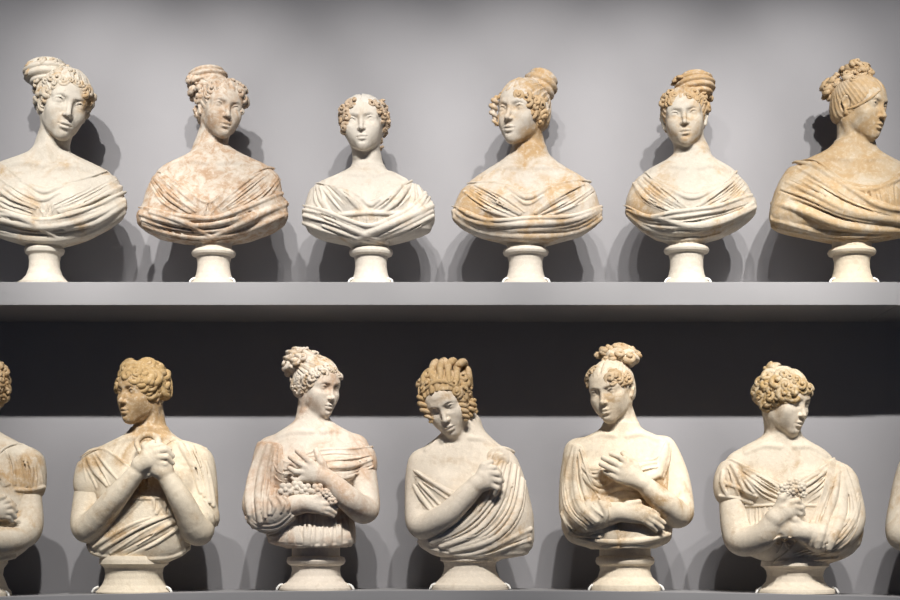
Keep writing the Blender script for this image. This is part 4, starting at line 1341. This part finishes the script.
def bust_u3():
    b = Bust(False, 370, 'white bust facing straight ahead, small head with tawny curls either side and no bun', GU, 0, 3.1,
             amount=.3, colour=(.62, .565, .485), hair_amt=.2, hair_base=(.61, .57, .51), curl_base=(.50, .385, .275), curl_amt=.4)
    rows = [(166, 351, 385, -.040, .060), (171, 342, 391, -.047, .065), (175, 334, 397, -.052, .068), (180, 321, 408, -.060, .074), (185, 312, 419, -.070, .08), (193, 308, 426, -.082, .085),
            (203, 305, 431, -.098, .09), (213, 303, 434, -.108, .09), (222, 304, 434, -.112, .09), (231, 310, 428, -.105, .085),
            (237, 324, 408, -.09, .075), (242, 345, 390, -.07, .06), (246, 352, 380, -.05, .05)]
    b.figure((292, 78, 444, 252), rows, (361, 119, -3, 2, -3, .90, -.012), (368, 168, 14.5, 16.5, .012),
             w=1.13, breasts=[(347, 203, -.072, 15), (389, 203, -.072, 15)], dl=(-.17, .16))
    b.clavicles([[(363, 176), (345, 174), (326, 181)], [(374, 176), (390, 173), (406, 180)]], 2)
    b.finish_figure()
    neck = [(306, 184), (319, 183), (334, 187), (351, 192), (370, 201), (388, 192), (404, 184), (416, 180), (426, 183)]

    def f1(g, s):
        b.fan(g, s, [(317, 183), (330, 200), (340, 212)], [(345, 190), (360, 200), (369, 208)], 5, [1.5, 2.3, 1.2])
        b.fan(g, s, [(395, 187), (382, 200), (372, 208)], [(420, 182), (408, 200), (396, 213)], 5, [1.5, 2.3, 1.2])
        b.fan(g, s, [(312, 186), (313, 200), (322, 212)], [(322, 186), (328, 202), (336, 214)], 3, [1.6, 2.2, 1.4])
        b.fan(g, s, [(418, 184), (423, 198), (420, 212)], [(412, 185), (411, 200), (404, 213)], 3, [1.6, 2.2, 1.4])
        b.fold(g, s, [(362, 199), (371, 205), (380, 200)], [2.2, 3, 2.2])
        b.fold(g, s, [(340, 215), (370, 213), (402, 214)], 2.6)
        b.fan(g, s, [(345, 218), (347, 226), (350, 232)], [(392, 218), (390, 226), (386, 232)], 9, 1.2)
    b.cloth('dress', neck, .005, folds=f1)

    def f2(g, s):
        b.fan(g, s, [(304, 207), (330, 214), (360, 227), (395, 240)], [(304, 224), (325, 232), (350, 239), (372, 243)], 5, [2.4, 3.2, 2.4])
        b.fan(g, s, [(431, 204), (410, 213), (385, 224), (352, 238)], [(433, 220), (415, 230), (395, 237), (372, 243)], 5, [2.4, 3.4, 2.2])
        b.fan(g, s, [(428, 190), (418, 205), (398, 218)], [(432, 204), (420, 215), (400, 226)], 3, [1.6, 2.6, 1.8])
    b.cloth('shawl', [(298, 205), (306, 206), (325, 211), (345, 219), (370, 226), (393, 217), (412, 207), (424, 194), (437, 186)], .011, folds=f2, rim=2.2)
    L = [(349, 103, 3.6), (344, 108, 3.8), (341, 114, 3.6), (347, 111, 3.2), (352, 106, 3), (342, 121, 3.6), (345, 127, 3.4), (347, 117, 3), (343, 132, 3), (354, 101, 2.6),
         (371, 103, 3.4), (377, 106, 3.4), (382, 103, 3.6), (386, 107, 3.8), (379, 111, 3), (389, 113, 3.8), (383, 116, 3.6), (387, 121, 3.6), (390, 126, 3.4), (385, 129, 3), (387, 134, 2.6), (384, 146, 2.6), (382, 150, 2.2), (375, 101, 2.6)]
    b.hair((0, .9, .1), L, dict(low=-.004, n=24, amp=.0007, w=1.12), big=1.2, rise=1.3)
    b.socle([(18, 243), (18, 249), (21.5, 250.5), (22, 253), (21, 255.5), (17, 257), (16, 262), (15.8, 268), (17, 275), (19.5, 281), (22, 283), (24, 286), (24, 290)], 371)


def rowz(L, f=(-.045, -.115), bk=.09, belly=0.0):
    """trunk levels with a chest that swells forward and tapers into the foot"""
    n = len(L)
    y = np.array([q[0] for q in L], float)
    t = (y - y[0]) / (y[-1] - y[0])
    fr = np.interp(t, [0, .12, .3, .55, .78, .92, 1], [f[0], f[0] - .008, f[0] - .028, f[1], f[1] + .002, f[1] * .68, f[1] * .45]) - belly * np.interp(t, [0, .62, .85, 1], [0, 0, 1, 1.5])
    bb = np.interp(t, [0, .3, .6, .85, 1], [.062, .08, bk, bk, .05])
    return [(a[0], a[1], a[2], float(u), float(v)) for a, u, v in zip(L, fr, bb)]


SOC = [(18, 241), (18, 248.5), (21, 250), (22.2, 252.5), (21.2, 255), (17.5, 256.5), (16.2, 262), (16.2, 268), (17.5, 275), (20, 281), (22.5, 283), (24.5, 286), (24.5, 292)]


def socle_at(b, cx, s=1.0, dy=0.0):
    b.socle([(r * s, y + (dy if i < 7 else 0)) for i, (r, y) in enumerate(SOC)], cx)


def bust_u1():
    b = Bust(False, 45, 'cream bust at the left end of the upper shelf, head tilted right, pale curls', GU, 0, 1.2,
             amount=.34, colour=(.56, .51, .43), curl_base=(.52, .46, .37), curl_amt=.42, spots=[(88, 92, -.05, 18, .2), (89, 112, -.05, 16, .2)])
    rows = rowz([(150, 31, 69), (155, 20, 77), (160, 4, 88), (165, -10, 99), (171, -20, 111), (180, -27, 119), (194, -34, 125), (208, -36, 127), (218, -31, 122), (227, -18, 108), (236, 3, 88), (242, 22, 70), (246, 30, 60)])
    b.figure((-48, 44, 140, 254), rows, (70, 103, 27, 5, 13, 1.13, -.012), (50, 156, 16.5, 19, .012), breasts=[(22, 205, -.07, 17), (72, 205, -.07, 17)], dl=(-.17, .17))
    b.clavicles([[(44, 166), (24, 163), (4, 166)], [(58, 168), (78, 167), (98, 174)]], 2)
    b.finish_figure()

    def f1(g, s):
        b.fan(g, s, [(50, 206), (75, 194), (113, 173)], [(66, 216), (97, 206), (123, 192)], 8, [1.2, 2, 1.6])
        b.fan(g, s, [(40, 200), (20, 190), (-6, 168)], [(30, 216), (5, 208), (-28, 188)], 7, [1.2, 2, 1.6])
        b.fold(g, s, [(22, 181), (43, 192), (62, 187)], [2, 3.4, 2])
        b.fold(g, s, [(26, 189), (42, 200), (60, 193)], [1.5, 2.8, 1.5])
        b.fan(g, s, [(36, 206), (40, 212), (42, 218)], [(56, 204), (54, 211), (52, 218)], 4, [1.2, 1.8, 1.2])
    b.cloth('dress', [(-32, 168), (-14, 160), (0, 163), (22, 180), (40, 187), (55, 187), (68, 183), (90, 177), (112, 170), (124, 178)], .005, folds=f1)

    def f2(g, s):
        b.fan(g, s, [(-34, 210), (0, 213), (40, 222), (90, 211), (124, 197)], [(-18, 232), (10, 240), (50, 244), (95, 235), (123, 214)], 7, [2, 3.4, 2.2])
        b.fold(g, s, [(-2, 214), (20, 217), (46, 230), (66, 243)], [2, 4, 2])
        b.fold(g, s, [(66, 228), (95, 222), (124, 205)], [2, 4.4, 3])
    b.cloth('shawl', [(-42, 204), (-20, 208), (0, 210), (20, 216), (45, 220), (75, 213), (100, 204), (118, 195), (132, 190)], .011, folds=f2, rim=2)
    L = [(36, 81, 5), (41, 86, 5.5), (46, 79, 5), (52, 77, 5), (58, 77, 4.5), (63, 80, 4.5), (47, 90, 5.5), (40, 93, 5.5), (44, 98, 5.5), (35, 98, 5), (42, 104, 5), (34, 104, 4.5), (50, 94, 4.5), (55, 83, 4.5), (34, 89, 5),
         (82, 86, 4), (87, 89, 4.5), (92, 94, 4.5), (90, 103, 4.5), (87, 114, 4.5), (92, 99, 4), (84, 92, 4), (77, 82, 3.8), (90, 109, 4), (71, 80, 3.8), (30, 63, 4.5), (40, 60, 4.5), (52, 60, 4.5), (63, 65, 4.5), (70, 71, 4), (27, 71, 4), (57, 69, 4)]
    b.hair((-.25, .7, .7), L, dict(n=24), rise=.8, buns=[(46, 73, 22, 15, 20, .03, 'coil', 4, -6, 1.1)])
    b.socle([(15, 240), (15.5, 246), (18.5, 247.5), (20, 250), (19, 253.5), (16, 256), (15, 262), (15.5, 269), (18, 276), (22, 280.5), (24, 282), (27, 284), (27, 292)], 44.5, clips=False)


def bust_u2():
    b = Bust(False, 213, 'bust with brown-speckled chest and a thick roll of curls, second along the upper shelf', GU, 0, 2.4,
             amount=.49, stain=(.40, .265, .165), colour=(.56, .50, .42), hair_amt=.52, patch=26, hair_stain=(.42, .29, .19))
    rows = rowz([(146, 196, 231), (151, 190, 239), (156, 182, 249), (161, 170, 261), (166, 160, 271), (172, 154, 278), (180, 151, 281), (192, 146, 283), (205, 143, 286), (216, 138, 288), (224, 139, 284), (231, 150, 270), (237, 168, 250), (242, 194, 232), (245, 201, 226)])
    b.figure((128, 56, 298, 252), rows, (228, 106, 26, 4, 8, .94, -.012), (210, 150, 15.5, 18, .012), w=1.08, breasts=[(187, 205, -.07, 16), (237, 204, -.07, 16)], dl=(-.17, .17))
    b.clavicles([[(206, 163), (190, 161), (170, 168)], [(220, 163), (238, 162), (258, 168)]], 2.2)
    b.finish_figure()

    def f1(g, s):
        b.fan(g, s, [(160, 173), (180, 190), (204, 210)], [(149, 184), (160, 202), (180, 214)], 8, [1.2, 2.2, 1.3])
        b.fan(g, s, [(262, 170), (240, 186), (215, 208)], [(281, 180), (268, 198), (242, 211)], 8, [1.2, 2.2, 1.3])
        b.fan(g, s, [(203, 203), (203, 210), (200, 217)], [(217, 201), (216, 209), (212, 217)], 3, [1.2, 2, 1.4])
    b.cloth('dress', [(144, 174), (155, 170), (169, 178), (185, 189), (198, 199), (209, 203), (220, 196), (232, 187), (248, 177), (267, 167), (284, 172)], .005, folds=f1)

    def f2(g, s):
        b.fan(g, s, [(139, 210), (165, 216), (195, 220), (230, 214), (286, 197)], [(145, 229), (168, 238), (205, 243), (240, 239), (284, 223)], 7, [2, 3.2, 2.2])
        b.fold(g, s, [(287, 204), (262, 213), (235, 226), (202, 241)], [2.4, 4.2, 2.2])
        b.fold(g, s, [(286, 214), (262, 224), (236, 236)], [2.4, 3.4, 2])
        b.fold(g, s, [(150, 212), (185, 222), (210, 236)], [2, 3.6, 2])
    b.cloth('shawl', [(130, 212), (140, 207), (155, 210), (175, 215), (200, 218), (215, 218), (232, 213), (250, 206), (265, 200), (280, 194), (294, 191)], .011, folds=f2, rim=2)
    L = [(190, 78, 6), (197, 85, 5.5), (191, 87, 5.5), (202, 82, 5.5), (207, 79, 5), (213, 84, 5), (217, 88, 4.5), (202, 91, 5.2), (193, 93, 5.2), (190, 98, 5), (198, 98, 5), (208, 93, 4.6), (211, 89, 4.4), (189, 110, 4), (191, 117, 4), (193, 123, 3.5), (205, 86, 4.5),
         (238, 84, 4.5), (243, 88, 4.5), (240, 92, 4.5), (246, 102, 4.5), (244, 107, 4), (241, 112, 3.5), (243, 97, 4.2), (233, 81, 4)]
    b.hair((-.3, .7, .65), L, dict(n=22, w=1.06), buns=[(207, 80, 20, 13.5, 18, .025, 'coil', 4, -10, 1.5)])
    socle_at(b, 213.7, 1.0, 1)


def bust_u4():
    b = Bust(False, 526, 'bust with ochre-stained throat looking left, tall coiled bun, fourth on the upper shelf', GU, 0, 4.6,
             amount=.42, colour=(.55, .495, .42), hair_amt=.56, curl_base=(.47, .345, .21), curl_amt=.5, spots=[(531, 142, -.05, 20, .42), (540, 128, -.03, 12, .3), (575, 195, -.08, 26, .12), (475, 205, -.08, 26, .14)])
    rows = rowz([(148, 511, 547), (154, 507, 551), (160, 500, 557), (165, 492, 564), (170, 484, 572), (176, 475, 583), (182, 467, 591), (190, 461, 595), (200, 456, 598), (210, 452, 601), (219, 453, 601), (227, 463, 592), (234, 480, 578), (240, 502, 556), (245, 513, 544)])
    b.figure((440, 58, 612, 252), rows, (510, 107.5, -33, 4, 4, 1.04, -.014), (529, 150, 15.5, 18, .012), w=1.05, breasts=[(502, 206, -.07, 17), (556, 206, -.07, 17)], dl=(-.17, .17))
    b.clavicles([[(520, 168), (503, 168), (484, 177)], [(535, 168), (553, 168), (573, 176)]], 2)
    b.finish_figure()

    def f1(g, s):
        b.fan(g, s, [(478, 184), (502, 195), (525, 212)], [(461, 193), (480, 208), (510, 218)], 8, [1.3, 2.2, 1.3])
        b.fan(g, s, [(580, 183), (555, 195), (533, 212)], [(597, 192), (578, 206), (546, 218)], 8, [1.3, 2.2, 1.3])
        b.fold(g, s, [(506, 187), (527, 198), (550, 188)], [1.8, 3, 1.8])
        b.fold(g, s, [(512, 195), (527, 204), (543, 196)], [1.2, 2, 1.2])
        b.fan(g, s, [(513, 220), (513, 224)], [(537, 220), (537, 224)], 7, 1.1)
    b.cloth('dress', [(455, 188), (468, 183), (492, 182), (512, 187), (527, 194), (547, 188), (570, 181), (590, 181), (602, 188)], .005, folds=f1)

    def f2(g, s):
        b.fan(g, s, [(453, 208), (480, 222), (528, 222), (575, 219), (601, 207)], [(457, 224), (480, 236), (527, 242), (575, 236), (599, 222)], 4, [2.4, 4.2, 2.6])
        b.fold(g, s, [(458, 214), (490, 231), (530, 229), (575, 228), (600, 214)], [2, 3.6, 2])
        b.fold(g, s, [(455, 205), (470, 214), (490, 222)], [2, 3.2, 1.6])
    b.cloth('shawl', [(444, 207), (457, 207), (484, 219), (505, 220), (529, 218), (562, 217), (580, 214), (600, 207), (610, 206)], .011, folds=f2, rim=1.8)
    L = [(519, 94, 5), (526, 97, 4.6), (529, 102, 5), (534, 107, 5), (532, 112, 4.6), (537, 113, 5), (543, 110, 5), (541, 117, 5), (539, 122, 4.5), (545, 115, 4.5), (536, 101, 4.5), (500, 95, 3.5), (541, 104, 4.5)]
    b.hair((.35, .75, .6), L, dict(n=22), buns=[(540, 86, 17, 17, 17, .03, 'coil', 4, 24, 1.5)], ringlets=[([(496, 97), (493, 109), (496, 125)], 4.6, 4, -.075)])
    socle_at(b, 525.7, 1.04)


def bust_u5():
    b = Bust(False, 687, 'bust facing front with drum-shaped bun, tawny fringe curls and ochre left shoulder drapery', GU, 0, 5.3,
             amount=.36, colour=(.54, .49, .41), hair_amt=.62, curl_base=(.46, .345, .215), curl_amt=.5, spots=[(645, 195, -.08, 34, .26), (690, 120, -.1, 30, .12), (705, 150, -.03, 20, .18)])
    rows = rowz([(150, 675, 710), (155, 670, 713), (160, 664, 719), (164, 656, 727), (168, 648, 734), (173, 641, 739), (180, 635, 744), (188, 630, 749), (197, 626, 752), (206, 624, 755), (214, 626, 754), (221, 633, 747), (229, 643, 735), (236, 657, 718), (242, 672, 702), (245, 678, 696)])
    b.figure((612, 58, 768, 252), rows, (684, 113, -9, 3, -4, .94, -.012), (692, 152, 16, 18, .012), w=1.1, breasts=[(667, 203, -.07, 15), (714, 202, -.07, 15)], dl=(-.17, .17))
    b.clavicles([[(684, 168), (668, 166), (652, 171)], [(699, 168), (714, 166), (728, 171)]], 2)
    b.finish_figure()

    def f1(g, s):
        b.fan(g, s, [(647, 175), (667, 190), (690, 207)], [(630, 186), (642, 202), (668, 213)], 8, [1.3, 2.2, 1.3])
        b.fan(g, s, [(736, 174), (718, 190), (697, 206)], [(748, 188), (735, 201), (708, 210)], 8, [1.3, 2.2, 1.3])
        b.fold(g, s, [(664, 187), (692, 198), (722, 186)], [1.6, 2.8, 1.6])
    b.cloth('dress', [(630, 179), (643, 171), (654, 180), (673, 189), (693, 193), (713, 189), (728, 180), (738, 171), (750, 179)], .005, folds=f1)

    def f2(g, s):
        b.fan(g, s, [(625, 208), (650, 217), (690, 214), (730, 206), (753, 198)], [(641, 228), (660, 239), (690, 241), (725, 233), (753, 212)], 6, [2, 3.4, 2.4])
        b.fold(g, s, [(660, 218), (690, 226), (720, 222), (754, 207)], [2, 4, 3])
        b.fold(g, s, [(628, 214), (645, 226), (662, 232)], [2, 3.6, 1.6])
    b.cloth('shawl', [(616, 206), (627, 206), (646, 216), (660, 215), (674, 212), (700, 209), (718, 206), (732, 201), (752, 195), (764, 194)], .011, folds=f2, rim=1.8)
    L = [(665, 96, 4.6), (669, 99, 4.6), (674, 95, 4.2), (668, 103, 4.2), (664, 101, 4.2), (672, 102, 3.8), (670, 93, 4), (687, 95, 4.2), (694, 92, 4.6), (699, 96, 4.2), (704, 101, 4.6), (708, 105, 4.4), (710, 98, 4.6), (697, 99, 3.8), (690, 97, 3.6), (703, 94, 4.2), (676, 79, 4), (674, 83, 3.6), (681, 76, 3.6)]
    b.hair((.15, .75, .65), L, dict(n=22, bald=True, w=1.08, low=.003), big=.92, buns=[(695, 86.5, 19.5, 15.5, 19, .02, 'coil', 5, -6, 1.3)])
    socle_at(b, 686.5, 1.02, -2)


def bust_u6():
    b = Bust(False, 852, 'honey-coloured bust wrapped in a cloak, face turned right, right end of the upper shelf', GU, 0, 6.5,
             amount=.52, colour=(.53, .455, .345), stain=(.46, .315, .165), hair_amt=.55, hair_base=(.48, .37, .245), spots=[(845, 86, -.02, 12, -.5), (868, 115, -.06, 26, .1)])
    rows = rowz([(140, 834, 874), (146, 829, 877), (151, 822, 882), (156, 811, 890), (161, 800, 900), (166, 792, 910), (173, 786, 918), (182, 780, 925), (193, 775, 930), (206, 771, 935), (218, 769, 936), (226, 773, 933), (231, 790, 917), (235, 812, 894), (240, 831, 873), (244, 838, 866)], (-.045, -.12))
    b.figure((758, 48, 948, 252), rows, (881, 106, 43, 5, 3, 1.0, -.012), (856, 146, 16.5, 19.5, .012), breasts=[(826, 203, -.07, 17), (880, 203, -.075, 17)], dl=(-.17, .17))
    b.clavicles([[(850, 160), (832, 158), (814, 163)], [(866, 160), (882, 159), (900, 166)]], 2)
    b.finish_figure()

    def f1(g, s):
        b.fan(g, s, [(862, 190), (866, 200), (872, 210)], [(905, 178), (905, 195), (906, 212)], 8, [1.2, 2, 1.4])
        b.fold(g, s, [(836, 180), (856, 190), (880, 188), (905, 176)], 2.4)
    b.cloth('dress', [(780, 168), (797, 161), (815, 160), (832, 172), (850, 184), (874, 187), (890, 181), (905, 171), (925, 168)], .005, folds=f1)

    def f2(g, s):
        b.fan(g, s, [(800, 164), (828, 181), (852, 198), (890, 214)], [(768, 206), (802, 213), (850, 228), (930, 230)], 8, [.7, 2.8, 3.4, 3.2, 3])
        b.fan(g, s, [(770, 214), (810, 227), (850, 233), (905, 229)], [(776, 229), (812, 235), (850, 241), (890, 237)], 3, [2, 3, 2])
    b.cloth('cloak', [(756, 170), (788, 163), (797, 162), (815, 166), (832, 178), (850, 189), (866, 199), (880, 206), (905, 210), (946, 203)], .011, folds=f2, rim=2.4)
    L = [(843, 68, 4.5), (850, 64, 4.5), (857, 62, 4.8), (864, 65, 4.5), (870, 70, 4.2), (848, 73, 4.5), (856, 71, 4.8), (863, 74, 4.5), (854, 78, 4), (862, 69, 4), (869, 75, 3.5),
         (824, 82, 4.5), (827, 88, 4.5), (825, 94, 4), (832, 78, 4.5), (835, 84, 4), (830, 96, 3.5), (836, 75, 4)]
    b.hair((-.2, .6, .8), L, dict(n=34, amp=.0009, low=.013, vol=.0, bald=True), buns=[(857, 73, 15, 11, 15, .01, 'swirl', 7, 0, 1.2), (834, 88, 9.5, 11, 10, .045, 'swirl', 7, 0, 1)],
           tubes=[([(847, 109), (859, 105), (872, 97), (884, 87)], [.8, 1.5, 1.5, .6])])
    socle_at(b, 851.8, 1.08)
bust_u1()
bust_u2()
bust_u3()
bust_u4()
bust_u5()
bust_u6()
bust_l0()
bust_l1()
bust_l2()
bust_l3()
bust_l4()
bust_l5()
bust_l6()
